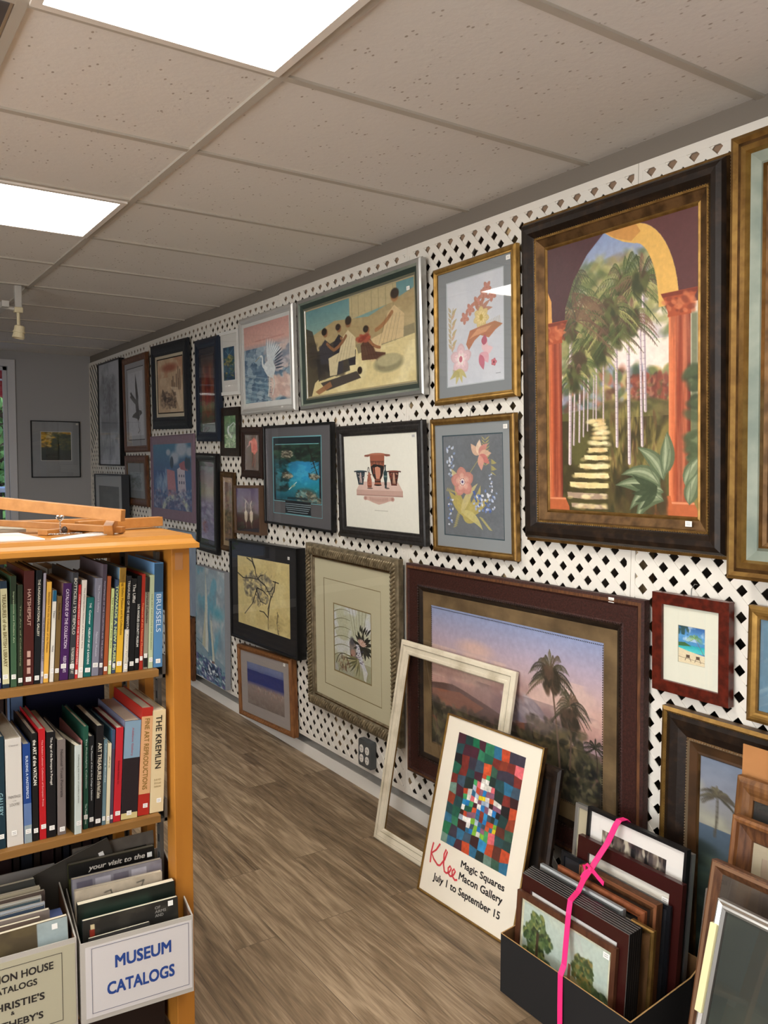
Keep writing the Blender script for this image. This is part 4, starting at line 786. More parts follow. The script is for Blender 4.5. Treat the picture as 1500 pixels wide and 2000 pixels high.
def a_sail(w, h):
    c = Cv(130, 300, '8fa2ac', 20); c.mott('b0b8ba', 4, 6, 2, .9); c.mott('5f9ab0', 4, 5, 5, .8, .55, .68); c.mott('7d8a94', 5, 7, 8, .6); c.ell(.75, .37, .16, .05, '3c8ea4', 0, .8, .8); c.ell(.2, .4, .1, .06, '70808c', 0, .6, .8)
    c.poly([(0, .68), (.5, .74), (1, .8), (1, 1), (0, 1)], '8098a4'); c.line([(0, .66), (.3, .7), (.45, .76)], .012, '3a4650', .8)
    c.poly([(.36, .02), (.42, .3), (.5, .76), (.3, .72)], 'c8cec6'); c.poly([(.36, .3), (.34, .72), (.22, .7)], 'b8b8a0'); c.poly([(.42, .35), (.58, .76), (.44, .78)], '5c86a0'); c.line([(.36, 0), (.38, .4), (.5, .78)], .012, 'a8a890'); c.poly([(.52, .45), (.57, .45), (.66, .8), (.58, .8)], 'c9cbb8'); c.line([(.54, .4), (.66, .82)], .01, '7a786a')
    c.poly([(.48, .8), (.74, .83), (.7, .87), (.56, .87)], 'e0e4e0'); c.ell(.6, .815, .05, .012, '7a5a4c')
    c.dabs(520, 0, .8, 1, 1, .02, ['2c4668', '41507e', 'dfe8ea', '5c8a94', '6a5a8c', '7fa8ac', '33405c'], .75, .6, 2.4, .6, fn=lambda x, y: y > .78+.08*x); c.dabs(80, .4, .86, .75, .93, .016, ['1c2438', 'e8eeee', '3a4c70'], .85, .5, 2); return c
def a_beach(w, h):
    c = Cv(190, 120, '8a7a74', 21); c.grad([(0, '7b86a8'), (.5, '6a76a0'), (1, '3a4880')], 0, .25); c.grad([(0, '1c2c72'), (1, '25357c')], .18, .48); c.mott('6a7090', 4, 2, 3, .4, mask=(c.y < .2)*1.); c.grad([(0, '4a4c80'), (.2, 'a08c84'), (1, '6f625c')], .46, 1); c.mott('8c8078', 14, 14, 4, .6, mask=(c.y > .5)*1.)
    for i in range(26): x, y = c.r.uniform(.15, .95), c.r.uniform(.5, .66); c.line([(x, y), (x+.01, y+.05)], .008, '9a5a48' if i % 2 else 'c8b8a8', .8)
    return c
def a_tropic(w, h):
    c = Cv(190, 280, 'c3c6ae', 22); c.mott('d7dbe0', 3, 4, 2, .9, .45, .6); c.grad([(0, '8a8460'), (1, '6a6a44')], .75, 1, al=.45); cs = ['7d7c54', '5c5c3c', '9c986c', '4a4a34']
    for i in range(6): c.curve((0, .12+.13*i), (.2, .02+.13*i), (.45, .06+.13*i), (.02, .01), '7a7a58'); [c.line([(.05+.03*j, .1+.13*i-.012*j), (.09+.035*j, .24+.13*i)], .006, 'a8a67e', .7) for j in range(10)]
    for i in range(6): c.line([(.42+.09*i, 0), (.55+.05*i, .38)], (.012, .006), cs[i % 4], .8)
    c.poly([(.42, .5), (.5, .42), (.6, .46), (.6, .6), (.62, .7), (.5, .74), (.44, .68)], '8a8078'); c.ell(.5, .48, .06, .06, '4c4c58', 0, .8, .4); c.ell(.52, .64, .06, .05, 'b08a7c'); c.ell(.48, .69, .02, .02, '7a3a30'); [c.leaf(.78+.02*math.sin(i*2.1), .5+.02*math.cos(i*1.7), .3, .045, -2.9+.42*i, ['2a2c28', '30342c', '232520'][i % 3], .95, .12) for i in range(14)]
    for i in range(7): c.leaf(.72+.03*i, .3+.02*(i % 3), .16, .02, -1.5+.1*i, '1f211d'); c.leaf(.78+.025*i, .24+.02*i, .1, .008, -1.5, 'c9cac4', .7)
    [c.leaf(.74, .5, .16, .03, -2.2+.3*i, ['cfae9e', 'c09a8a', 'd8bcae'][i % 3], .95) for i in range(7)]; c.poly([(.6, .5), (.68, .5), (.76, .68), (.9, .86), (.86, .96), (.76, .82), (.64, .68)], 'c9cbd4'); c.poly([(.76, .8), (.88, .86), (.86, 1), (.8, .98)], 'd3d5d0', .9); c.dabs(40, .6, .5, .78, .76, .01, ['5a5a78', '8a6a80', '44445c'], .7)
    for i in range(9): c.leaf(.66, .7, .42, .022, 1.4+.2*i, cs[i % 4], .9, .15); c.line([(.64, .7), (.36+.05*i, .98)], .006, 'c4c094', .7)
    for i in range(30): x, y = c.r.uniform(.15, .45), c.r.uniform(.72, .95); c.line([(x, y), (x+c.r.uniform(-.05, .05), y+.06)], .014, ['6b4632', '8e6a52', '4c3426'][i % 3], .85)
    c.curve((.05, .88), (.1, .7), (.3, .7), .018, '4a4838'); c.rect(0, .86, .12, 1, 'b8b2bc', .5, .04); return c
def a_valley(w, h):
    c = Cv(400, 250, 'a89098', 23); c.grad([(0, '8d9bc0'), (.35, 'b3a4b4'), (.7, 'cba79c'), (1, 'b48a80')], 0, .6); c.mott('8a6c6c', 5, 4, 3, .75, .48, .62, mask=((c.y > .3)*(c.x > .4)).astype(float)*np.clip((c.y-.3)*6, 0, 1)); c.mott('d6b8aa', 6, 4, 13, .6, .5, .62, mask=((c.y > .28)*(c.y < .5)).astype(float))
    c.ell(.3, .24, .1, .05, 'd8b4a4', 0, .8, .5); c.dabs(60, .5, .48, .68, .6, .012, ['b0a8b0', '8d8590', 'd0c8cc', '6c6470'], .6, .5, 3, .3); c.poly([(.0, .56), (.08, .54), (.15, .53), (.22, .545), (.3, .57), (.4, .6), (.48, .63), (.55, .64), (.62, .61), (.7, .6), (.76, .62), (.86, .65), (1, .66), (1, 1), (0, 1)], '5e4640'); c.poly([(0, .6), (.2, .57), (.36, .62), (.3, .68), (0, .7)], '9a5a3c', .9); c.mott('8a5038', 7, 5, 6, .6, .55, .65, mask=((c.y > .62)*(c.x < .6)).astype(float)); c.mott('4c4636', 9, 9, 9, .7, mask=(c.y > .66)*1.)
    c.dabs(900, .0, .68, 1, 1, .012, ['23241c', '3c3a28', '57523a', '2c2a24', '6a6248', '1a1a18'], .7, 0, 1.6, 3); c.dabs(200, .62, .55, .9, .8, .012, ['2c2a20', '4c4632', '6a5c40'], .7, 0, 1.6, 3)
    c.mott('7d6a6c', 5, 5, 31, .5, .45, .6, mask=((c.y > .45)*(c.y < .7)).astype(float))
    c.palm(.74, .26, .12, ['4a4634', '2f2e24', '6a6248', '5a4c38'], 19, .7, .006, 11, (.79, .82), .011, '6a5648'); c.palm(.84, .42, .09, ['4a4634', '2f2e24', '6a5444'], 17, .8, .005, 10, (.84, .8), .008, '5c4a3e'); c.dabs(60, .7, .24, .78, .36, .01, ['3c3428', '2c281e', '5a4638'], .7, 1.3, 2); c.dabs(50, .8, .44, .88, .56, .009, ['4c3c30', '2c281e'], .7, 1.3, 2)
    c.palm(.96, .62, .05, ['2a2a20'], 9, .3, .006, 6, (.97, .75), .006, '3a3024'); return c
def a_card(w, h):
    c = Cv(110, 190, '3f86c4', 24); c.grad([(0, '2c5c9c'), (.5, '5c9cd0'), (1, '4a90c4')], 0, .5); c.mott('cfe0ee', 4, 4, 3, .7, mask=(c.y < .4)*1.); c.mott('2c4a3c', 5, 4, 7, .8, .5, .62, mask=((c.y < .25)*(c.x < .5)).astype(float)); c.grad([(0, '1fa6b4'), (1, '5cd0cc')], .5, .68); c.poly([(0, .46), (.25, .44), (.5, .52), (0, .56)], '3c6a3c'); c.poly([(0, .6), (.4, .66), (1, .72), (1, 1), (0, 1)], 'e0d2b0'); c.palm(.62, .3, .3, ['7aa04c', '9cb85c', '5c8a40'], 15, .7, .012, 9, (.95, .7), .02, '7a6a58')
    for x in (.3, .66): c.rect(x, .76, x+.14, .84, '5a4a3c'); c.line([(x, .84), (x-.04, .92)], .02, '5a4a3c'); c.line([(x+.14, .84), (x+.18, .92)], .02, '5a4a3c')
    c.line([(0, .84), (.3, .86), (1, .9)], .02, '8a7a66'); return c
def a_night(w, h):
    c = Cv(120, 200, '6a7688', 25); c.grad([(0, '717d90'), (.5, '7f828c'), (1, '938f80')], 0, .34); c.mott('a6a48e', 4, 5, 3, .6, .5, .62, mask=(c.y < .32)*1.); c.grad([(0, '4c5c6c'), (.15, '44525c'), (.3, '33413c'), (1, '1d2620')], .32, 1); c.palm(.1, .17, .11, ['4c463a', '3a382e', '5e5844'], 15, .9, .01, 8, (.09, .36), .012, '4c463a'); c.dabs(240, 0, .42, 1, 1, .05, ['26302a', '3c4a3e', '1a211c', '52604e'], .6); return c
def a_slate(w, h):
    c = Cv(90, 70, '5f7f93', 26); c.mott('6d8b9c', 4, 3, 2, .6); [c.line([(.0+.1*i, .8), (.6+.1*i, .3)], .03, '9fb2ba', .35) for i in range(4)]; return c  # pale diagonal streaks are glass reflections painted onto the slate blue
def a_farmyard(w, h):
    c = Cv(230, 160, 'd8d7b8', 27); c.rect(.03, .04, .97, 1, 'b9c8bc'); c.mott('c8d2c0', 4, 3, 2, .6)
    c.dabs(900, .04, .1, .42, .8, .014, ['3c5230', '526a3c', '2c3c26', '6a7c48', '8a9050'], .85, 0, 1.5, 3, fn=lambda x, y: (x-.2)**2/(.022+.012*math.sin(23*y))+(y-.45)**2/.14 < 1 or y > .74); c.rect(.19, .3, .22, .9, '4a3c2c')
    c.dabs(480, .6, .25, .86, .7, .013, ['5c6c3c', '3c4c2c', '7c8450', '8a7a40'], .85, 0, 1.5, 3, fn=lambda x, y: (x-.72)**2/.012+(y-.42)**2/.05 < 1 or y > .6); c.dabs(330, .82, .5, .97, .95, .013, ['46583a', '2f3f2a', '62744a'], .85, 0, 1.5, 3)
    c.poly([(.48, .58), (.62, .5), (.74, .58), (.74, .75), (.48, .8)], 'a89c70'); c.poly([(.42, .66), (.52, .56), (.6, .66), (.6, .82), (.42, .84)], '8c8a68'); c.poly([(.62, .72), (.74, .58), (.86, .6), (.8, .78)], 'a09468'); c.poly([(.78, .8), (.86, .6), (.94, .78), (.93, 1), (.78, 1)], '6a4436'); c.rect(.56, .4, .59, .66, '8a5a44'); c.dabs(120, .4, .78, .95, 1, .02, ['6c6a38', '9a7a40', '4c5230', 'a8633c'], .8); return c
def a_crowd(w, h):
    c = Cv(180, 90, 'b0a690', 28); c.mott('8a8070', 6, 4, 2, .7); c.dabs(500, 0, .0, 1, 1, .026, ['2c2628', '4a4040', '6a5c54', '8d8274', '1a1618', 'c4baa4'], .85, 1.2, 1.5, 1); return c
def a_plain(col, col2='888888', seed=3):
    def f(w, h): c = Cv(60, 60, col, seed); c.mott(col2, 4, 4, seed, .7); return c
    return f
def a_golden(w, h):
    c = Cv(110, 110, '3a3a22', 29); c.grad([(0, '8a6a1c'), (.4, '6a5a24'), (.6, '2c3424'), (1, '23281e')]); c.dabs(330, .02, .02, .98, .5, .04, ['c8961c', 'e0b030', '8a6418', '6a5a20', 'd8c890'], .7); c.dabs(160, .4, .1, 1, .6, .04, ['3c4a30', '2a3424', '5a5a2c'], .6); c.line([(.58, .4), (.6, .7)], .03, '1a1a14'); c.rect(0, .68, 1, 1, '262a20', .6, .08); return c
# ------------------------------------------------------------------ frames hung on the lattice
LC = 'framed picture'
def hang(key, name, label, prof_f, mats, art, T, cat=LC, **k):
    M, w_, h_ = WM(key, T); return framed(name, label, cat, M, w_, h_, prof_f(T), mats, art, T=T, **k), w_, h_
black = plain('151516', .35, coat=.2); blackm = plain('1b1b1d', .6)
hang('dark_tree', 'framed_print', 'tall grey print of a bare tree, leftmost high on the lattice wall', lambda T: flat(.012, T, black), (), a_tree, .042, glass=True)
hang('eagle', 'framed_print', 'brown framed print of a diving eagle on pale grey, beside the bare tree poster', lambda T: dome(.05, T, brownwood), [(.045, .045, .04, .045, '9b9ca0'), (.006, .006, .006, .006, '2c2c2e'), (.03, .03, .03, .03, 'b3b5ba')], a_eagle, .024)
hang('boats', 'framed_painting', 'sepia harbour painting of boats and towers in a heavy dark frame', lambda T: dome(.085, T, mat('carved_dark_blue_wood', '1c2026', .5, bump=.6, bscale=90)), [(.03, .02, .02, .025, 'bdb39e'), (.01, .01, .008, .008, '2a2420')], a_boats, .024, glass=False)
hang('small_print', 'framed_print', 'small grey print in a brown frame with gold lip, under the eagle print', lambda T: dome(.06, T, brownwood, inner=gold_d), [(.05, .05, .07, .06, '878b8d')], a_small, .024)
hang('mediterr', 'mounted_poster', 'mauve bordered poster of a blue Mediterranean village with white clouds', lambda T: flat(.004, T, plain('7a6674', .6)), (), a_med, .014, glass=False)
hang('bluevase', 'framed_print', 'narrow dark blue framed print of a tall red vase', lambda T: dome(.06, T, mat('navy_wood', '1e2634', .4)), [(.03, .03, .04, .05, '2c2a30')], a_vase, .034)
hang('blackrefl', 'framed_print', 'narrow black framed print with violet reflections, under the red vase print', lambda T: dome(.055, T, black), [(.02, .02, .03, .03, '3a3a40')], a_refl, .024)
hang('whiteblue', 'framed_print', 'small white framed print of blue and green shapes, left of the heron print', lambda T: flat(.02, T, plain('dcdcd8', .5)), [(.05, .05, .075, .07, 'd5d5d0')], a_wblue, .014)
hang('heron', 'framed_print', 'silver framed print of a white heron spreading its wings over rocks', lambda T: dome(.035, T, silver_l), [(.02, .02, .02, .03, 'cfd0cc')], a_heron, .028, sticker=(.2, .02, .026))
hang('roman', 'framed_painting', 'wide framed painting of robed people resting on marble steps', lambda T: [(0, 0, silver), (0, T*.8, silver), (.006, T, silver), (.02, T, greenpatina), (.03, T*.85, plain('38443e', .35, .3)), (.05, T*.6, plain('7d7c68', .4, .5)), (.058, T*.55, silver), (.06, T*.5, silver)], [(.006, .006, .006, .006, 'a89c78')], a_terrace, .034, sticker=(.43, .45, .02))
hang('greenbird', 'framed_print', 'small dark framed print of a grey bird in green foliage', lambda T: flat(.05, T, blackbrown), (), a_green, .016)
hang('ibis', 'framed_print', 'small brown framed print of a pink wading bird in twigs', lambda T: dome(.045, T, plain('2c1d18', .4)), (), a_ibis, .024)
hang('tan', 'framed_print', 'tall narrow bronze framed brown panel left of the dark bird print', lambda T: dome(.035, T, gold_d), [(.02, .02, .03, .03, '9a8468')], a_tan, .016)
hang('birds', 'framed_print', 'small dark purple print of two white birds in a deep brown frame', lambda T: flat(.016, T, mat('deep_brown_side', '5c4636', .5)), (), a_birds, .044, sticker=(.14, .25, .03))
t, w_, h_ = hang('teal', 'framed_poster', 'grey matted poster of a turquoise river seen from above in a black frame', lambda T: flat(.012, T, black), [(.085, .1, .05, .05, '5a595c'), (.008, .008, .006, .006, '6aa4ac')], a_teal, .024)
x0, z0, x1, z1, y = t['inner']   # stepped lower corners of the grey mat
for a, b in ((x0-.003, x0+.135), (x1-.11, x1+.003)): obj('mat', MB().box((a, y-.0012, z0-.003), (b, y-.0006, z0+.062), plain('5a595c', .85)).box((a, y-.0013, z0+.062), (b, y-.0006, z0+.066), plain('6aa4ac', .6)), t)
hang('vases', 'framed_print', 'black framed white print of five Greek vases on a shelf bracket', lambda T: [(0, 0, ebony), (0, T*.8, ebony), (.006, T, ebony), (.016, T*.92, ebony), (.022, T, ebony), (.034, T*.98, ebony), (.04, T*.7, ebony), (.048, T*.66, ebony), (.05, T*.45, ebony)], (), a_pots, .027)
t, w_, h_ = hang('orch1', 'framed_print', 'upper gold framed print of pink and brown orchids on pale blue', lambda T: dome(.026, T, gold_b, edge=gold), [(.05, .045, .04, .04, '878c8f'), (.004, .004, .004, .004, 'b9c0c4')], a_orch1, .024, sticker=(.2, .5, .017)); hook(t, h_, 0, .03, .024)
t, w_, h_ = hang('orch2', 'framed_print', 'lower gold framed print of coral orchids on dark grey', lambda T: dome(.026, T, gold, edge=gold_d), [(.045, .042, .042, .045, '8d9294'), (.004, .004, .004, .004, '3c5058')], a_orch2, .024, sticker=(.2, .49, .017)); hook(t, h_, 0, .032, .024)
T_ = .055
hang('arch', 'framed_painting', 'huge painting of a palm avenue through an arch with red columns', lambda T: [(0, 0, gold_d), (0, T*.35, gold), (.01, T*.45, gold_d), (.014, T*.7, blackbrown), (.022, T*.9, blackbrown), (.036, T, blackbrown), (.052, T*.97, blackbrown), (.066, T*.7, blackbrown), (.07, T*.66, gold), (.076, T*.66, gold_d), (.08, T*.6, gold_d), (.104, T*.42, gold), (.11, T*.46, gold), (.115, T*.36, gold_d)], (), a_arch, T_, glass=False, sticker=(.27, .095, .032), bump=.1, rough=.42,
     beads_=[(.0125, .026, .0085, .0032, bead_silver, False), (.071, .037, .0085, .003, gold, False)])
hang('bonsai', 'framed_print', 'deep black box frame with a cream print of bare branches', lambda T: flat(.012, T, black), [(.085, .085, .08, .085, '17171a')], a_branch, .054, sticker=(.33, .53, .045))
M, w_, h_ = WM('sail', .038); sl_ = thing('canvas_painting', 'tall grey canvas painting of a white sailboat on rough water', 'painting', None, M)
obj('canvas', bbox((-w_/2, -.038, 0), (w_/2, 0, h_), mat('grey_canvas_edge', '8b8d92', .8, bump=.3, bscale=300)), sl_, bevel=.002); art_plane('picture', a_sail(0, 0), -w_/2+.001, .001, w_/2-.001, h_-.001, -.0386, sl_, .6, .2)
hang('beachbirds', 'framed_print', 'oak framed beach print with a deep blue band, under the black box frame', lambda T: dome(.03, T, honeywood), [(.085, .075, .06, .06, 'a09792')], a_beach, .042, sticker=(.27, .385, .034))
hang('woman', 'framed_print', 'large cream matted tropical plant print in a carved champagne frame', lambda T: [(0, 0, carvedg), (0, T*.7, carvedg), (.006, T*.85, carvedg), (.02, T*.98, carvedg), (.045, T*.9, carvedg), (.058, T*.6, gold_d), (.066, T*.66, carvedg), (.072, T*.4, gold_d)], [(.085, .085, .09, .065, 'c6c0a2'), (.0035, .0035, .0035, .0035, '7a6a44'), (.085, .08, .11, .08, 'c6c0a2'), (.006, .006, .006, .006, '8a7a54')], a_tropic, .034,
     beads_=[(.034, .033, .018, .027, mat('carved_leaf_champagne', 'a09276', .4, .4, c2='6c604a', scale=40), True)])
hang('palms', 'framed_painting', 'wide brown leather framed painting of palms above a misty valley, behind the whitewashed frame', lambda T: [(0, 0, leather), (0, T*.8, leather), (.008, T, brownwood), (.018, T*1.05, leather), (.026, T*.85, leather), (.08, T*.8, leather), (.086, T*.9, blackbrown), (.096, T*.86, blackbrown), (.11, T*.55, blackbrown)], [(.055, .055, .05, .06, mat('suede_tan_liner', '7a6445', .95, c2='54432c', scale=9))], a_valley, .03, glass=True, sticker=(.5, .888, .03),
     beads_=[(.087, .027, .011, .0042, plain('2a1610', .35, .2), False), (.168, .0168, .008, .0022, plain('2a1c12', .5), False)])
t, w_, h_ = hang('redbeach', 'framed_print', 'small red mahogany framed print of a palm beach on a white mat', lambda T: flat(.034, T, mahog), [(.05, .048, .055, .062, 'dcdccb'), (.0012, .0012, .0012, .0012, 'b8b8a8')], a_card, .024, sticker=None); hook(t, h_, 0, .035, .024)
hang('silver5', 'framed_print', 'silver edged print with a dark grey square, low in the far corner behind the bookcase', lambda T: flat(.01, T, plain('3a3c40', .4, .3)), [(.1, .1, .09, .09, 'a3a5a3')], a_plain('4c4f4a', '5c5f58'), .06)
# ones that run past the right picture edge, and beside the sailboat canvas
framed('framed_painting', 'tall gold and grey green framed seascape under a pink sky, at the right edge', LC, wall_M(1.338-.41, 1.853, .82, 1.149, -.6, .6, .10, .054), .82, 1.149,
       [(0, 0, gold_d), (0, .048, gold), (.01, .054, gold), (.02, .046, gold_d), (.03, .05, gold), (.046, .054, gold_b), (.052, .04, greenpatina), (.078, .034, greenpatina), (.086, .04, gold), (.09, .03, gold_d), (.1, .026, gold_d), (.104, .02, gold_d)], (), a_sea, T=.054, glass=False, rough=.4)
framed('framed_print', 'gold framed slate blue print at the right edge, beside the red mahogany frame', LC, wall_M(1.308-.2, 1.04, .4, .317, 0, .5, .03, .024), .4, .317, dome(.034, .024, gold_b, inner=gold), (), a_slate)
gp = thing('canvas_painting', 'pale blue grey canvas just showing past the bookcase end', 'painting', None, wall_M(5.36+.25, .82, .46, .57, 0, 0, .04, .03)); obj('canvas', bbox((-.23, -.03, 0), (.23, 0, .57), plain('7f8c9c', .7)), gp); obj('picture', bbox((-.225, -.0306, .005), (.225, -.03, .565), mat('blue_grey_wash', '7d8c9e', .7, c2='93a0ae', scale=5)), gp)
framed('picture_frame', 'brown wooden frame just showing past the bookcase end, under the pale canvas', 'picture frame', wall_M(5.4+.25, .3, .48, .44, 0, 0, .04, .03), .48, .44, dome(.06, .03, brownwood), (), a_plain('5a4a3c', '3c3028'), glass=False)
# far wall picture
Mf = Matrix.Identity(4); Mf.translation = Vector((1.787, YF-.002, 1.435))
framed('framed_print', 'square print of golden foliage on a wide grey mat, alone on the far wall', LC, Mf, .428, .515, flat(.008, .02, blackm), [(.075, .068, .088, .145, '8f9193'), (.004, .004, .004, .004, 'd5d5d0')], a_golden, sticker=(.19, .49, .012))
# ------------------------------------------------------------------ empty whitewashed frame and exhibition poster leaning on the floor
Tw = .018; t = thing('picture_frame', 'empty whitewashed wooden picture frame leaning against the wall behind the poster', 'picture frame', None, lean_M(1.888, 2.529, 1.7, 10.0, Tw)); wd = .05
pr = [(wd, .0, whitewash), (0, 0, whitewash), (0, Tw*.7, whitewash), (.006, Tw, whitewash), (.016, Tw, whitewash), (.02, Tw*.8, whitewash), (.034, Tw*.66, whitewash), (.038, Tw*.8, whitewash), (.046, Tw*.74, whitewash), (.05, Tw*.4, plain('7a5c2c', .5, .3)), (wd, .0, plain('3a2c1c', .7))]
pr = [(u*1.14, v, M_) for u, v, M_ in pr]; obj('frame', ring(MB(), .687, .84, pr), t)
b = MB()
for u, v in ((.0203, Tw*.92), (.0413, Tw*.72)): ring(b, .687, .84, [(u, v+.0006, plain('8d8672', .7)), (u+.0014, v+.0006, plain('8d8672', .7))])
obj('distressed_line', b, t)
def a_squares(w, h):
    c = Cv(270, 330, '3a3030', 41); r = c.r
    P = ['1d5c48', '2f7a58', '5c2a20', '3a1c1c', '24494c', '8c3a24', '16704a', '1c3c3a', '4a2230', '3c5060', '20302c', '6d8a7c', '2a6a8a', '7a2c24', '3a3442', '1e1a1c', 'c04a28', '355a48']
    B = ['e8e4dc', 'd8d4c8', '1f78b8', 'e0c820', 'c8482c', '7cb434', 'b0bccc', '9aa8b8', 'e06a70', '2c8cc0', 'f0ece4', '8a5a70', '44a060', 'd85a30']
    nx, ny = 9, 11; gx = [i/nx for i in range(nx+1)]; gy = [j/ny for j in range(ny+1)]
    V = {(i, j): (gx[i]+(0 if i in (0, nx) else r.uniform(-.018, .018)), gy[j]+(0 if j in (0, ny) else r.uniform(-.015, .015))) for i in range(nx+1) for j in range(ny+1)}
    for i in range(nx):
        for j in range(ny):
            q = [V[i, j], V[i+1, j], V[i+1, j+1], V[i, j+1]]; d = math.hypot((i+.5)/nx-.5, ((j+.5)/ny-.55)*1.1)
            if d < .27:
                n = 2 if d > .15 else 2
                for a in range(n):
                    for b_ in range(n):
                        def L(u, v): return tuple((q[0][k]*(1-u)+q[1][k]*u)*(1-v)+(q[3][k]*(1-u)+q[2][k]*u)*v for k in (0, 1))
                        c.poly([L(a/n, b_/n), L((a+1)/n, b_/n), L((a+1)/n, (b_+1)/n), L(a/n, (b_+1)/n)], B[r.integers(len(B))] if r.random() < .8 else P[r.integers(len(P))])
            else: c.poly(q, P[r.integers(len(P))] if r.random() < (.97 if d > .36 else .8) else B[r.integers(5, len(B))])
    n = c.noise(26, 30, 5, 2); c.a = np.clip(c.a*(.86+.28*n[..., None]), 0, 1)
    return c
cream = plain('efe6d3', .6); Tk = .018; kw, kh = .485, .653
t = thing('framed_poster', 'gallery poster of coloured mosaic squares leaning in a thin gold frame on the floor', 'poster', None, lean_M(1.794, 2.184, 2.8, 13, Tk))
obj('frame', ring(MB(), kw, kh, [(0, 0, gold_d), (0, Tk, gold), (.003, Tk+.001, gold_b), (.006, Tk, gold), (.007, Tk-.005, gold)]), t)
obj('poster_sheet', bbox((-kw/2+.005, -Tk+.005, .005), (kw/2-.005, 0, kh-.005), cream), t)
ys = -Tk+.0046
art_plane('picture', a_squares(0, 0), -.168, .205, .168, .600, ys, t, .5)
ink = plain('1c1a1a', .6); red_ink = plain('d8434c', .6)
lettering('Magic Squares', -.045, .147, .215, .032, ys-.0004, ink, t, .014)
lettering('Macon Gallery', -.045, .104, .215, .034, ys-.0004, ink, t, .014)
lettering('July 1 to September 15', -.172, .054, .342, .034, ys-.0004, ink, t, .014)
b = MB(); I = Matrix.Identity(4)
for st_ in ([(-.2, .185), (-.204, .15), (-.2, .112)], [(-.165, .192), (-.18, .165), (-.201, .146), (-.185, .13), (-.16, .118), (-.148, .12)],
            [(-.148, .12), (-.128, .15), (-.122, .178), (-.13, .184), (-.136, .165), (-.13, .13), (-.12, .11), (-.108, .108)],
            [(-.108, .108), (-.094, .118), (-.088, .132), (-.096, .138), (-.104, .128), (-.1, .112), (-.086, .105)],
            [(-.086, .105), (-.072, .116), (-.066, .13), (-.074, .136), (-.082, .126), (-.078, .11), (-.062, .102), (-.05, .107)]): b.ribbon(st_, .0072, -ys+.0006, red_ink, I)
obj('signature', b, t)
obj('glass', MB().face([(-kw/2+.006, ys-.003, .006), (kw/2-.006, ys-.003, .006), (kw/2-.006, ys-.003, kh-.006), (-kw/2+.006, ys-.003, kh-.006)], GLASS), t)
framed('picture_frame', 'dark walnut frame leaning just behind the mosaic poster', 'picture frame', lean_M(1.862, 2.13, 2.0, 10, .018), .48, .585, dome(.045, .018, blackbrown), (), a_plain('1c1612', '2a2018'), glass=False)
# ------------------------------------------------------------------ frames leaning at the lower right
framed('framed_painting', 'dark gold framed painting of a lone palm under grey clouds, standing low at the right', LC, lean_M(2.05, 1.573-.42, 0, .4, .035), .84, .86,
       [(0, 0, gold_d), (0, .028, gold), (.01, .034, gold_b), (.016, .026, blackbrown), (.03, .03, blackbrown), (.055, .026, blackbrown), (.078, .016, gold_d), (.084, .02, bead_silver), (.088, .014, mat('umber_wood', '33210f', .5, c2='4a3018', scale=12)), (.112, .011, mat('umber_wood', '33210f', .5)), (.118, .013, gold_d), (.122, .008, blackbrown)], (), a_night, T=.035, glass=False,
       beads_=[(.0145, .0265, .0085, .003, gold, False), (.082, .019, .0085, .0028, bead_silver, False)])
cb_ = MB().box((-.16, -.004, 0), (.16, 0, .155), mat('corrugated_cardboard', 'b57f4e', .9, c2='a06c3e', scale=6)); o = obj('cardboard_sheet', cb_); o.matrix_world = lean_M(1.985, 1.1, 0, 1, .004, .69); tag(o, 'orange brown cardboard corner sticking up behind the oak frame at the right edge', 'cardboard')
o.scale = (1, 1, 1); o.data.transform(Matrix.Translation((0, 0, 0)))
framed('framed_print', 'oak frame with a charcoal mat and torn cream paper edge, behind the tan frame', LC, lean_M(1.86, 1.25-.26, 0, 6.2, .028), .52, .775, dome(.05, .028, mat('warm_oak', '80572f', .45, c2='5c3a1e', scale=6, stretch=(10, 10, 2), coat=.2)), [(.09, .09, .085, .09, '2d2c2a'), (.003, .003, .003, .003, '8c8c84')], a_plain('1d1c1a', '2c2a26'), T=.028)
framed('framed_print', 'tan wooden framed faded print, in front of the oak frame at the right edge', LC, lean_M(1.80, 1.222-.25, 0, 7.2, .026), .5, .695, [(0, 0, honeywood), (0, .022, honeywood), (.006, .026, honeywood), (.014, .024, honeywood), (.018, .016, brownwood), (.05, .01, brownwood), (.054, .006, brownwood)], [(.025, .025, .03, .03, 'a89c84')], a_plain('9c8a76', '7c6a5c', 8), T=.026)
t = framed('picture_frame', 'thin silver edged frame, first of those leaning right of the cardboard box', 'picture frame', lean_M(1.765, 1.262-.2, 0, 9.2, .010), .4, .5, flat(.01, .010, plain('b8b0a8', .2, .9)), (), a_plain('2c2622', '3a322c'), T=.01, glass=False)
framed('framed_print', 'brown wooden frame with glass, behind the silver metal frame at lower right', LC, lean_M(1.675, 1.215-.25, 0, 11.4, .024), .5, .612, [(0, 0, brownwood), (0, .022, brownwood), (.004, .024, mat('pale_edge_wood', '7c5c44', .4)), (.012, .024, brownwood), (.02, .018, brownwood), (.028, .012, blackbrown)], (), a_plain('3a3028', '5c4e3e', 12), T=.024)
t = framed('framed_print', 'silver metal framed dark picture under reflective glass, nearest at lower right', LC, lean_M(1.545, 1.131-.25, 0, 15.2, .02), .5, .587, [(0, 0, silver), (0, .018, silver), (.004, .02, plain('d8d8d6', .15, .9)), (.012, .016, silver), (.016, .019, silver), (.022, .014, plain('77746e', .3, .8)), (.024, .008, plain('55524c', .4))], (), a_plain('262d26', '343a30', 5), T=.02)
obj('yellowed_tape_strip', bbox((-.256, -.023, .33), (-.238, -.004, .53), plain('e3dba8', .6)), t, bevel=.002)
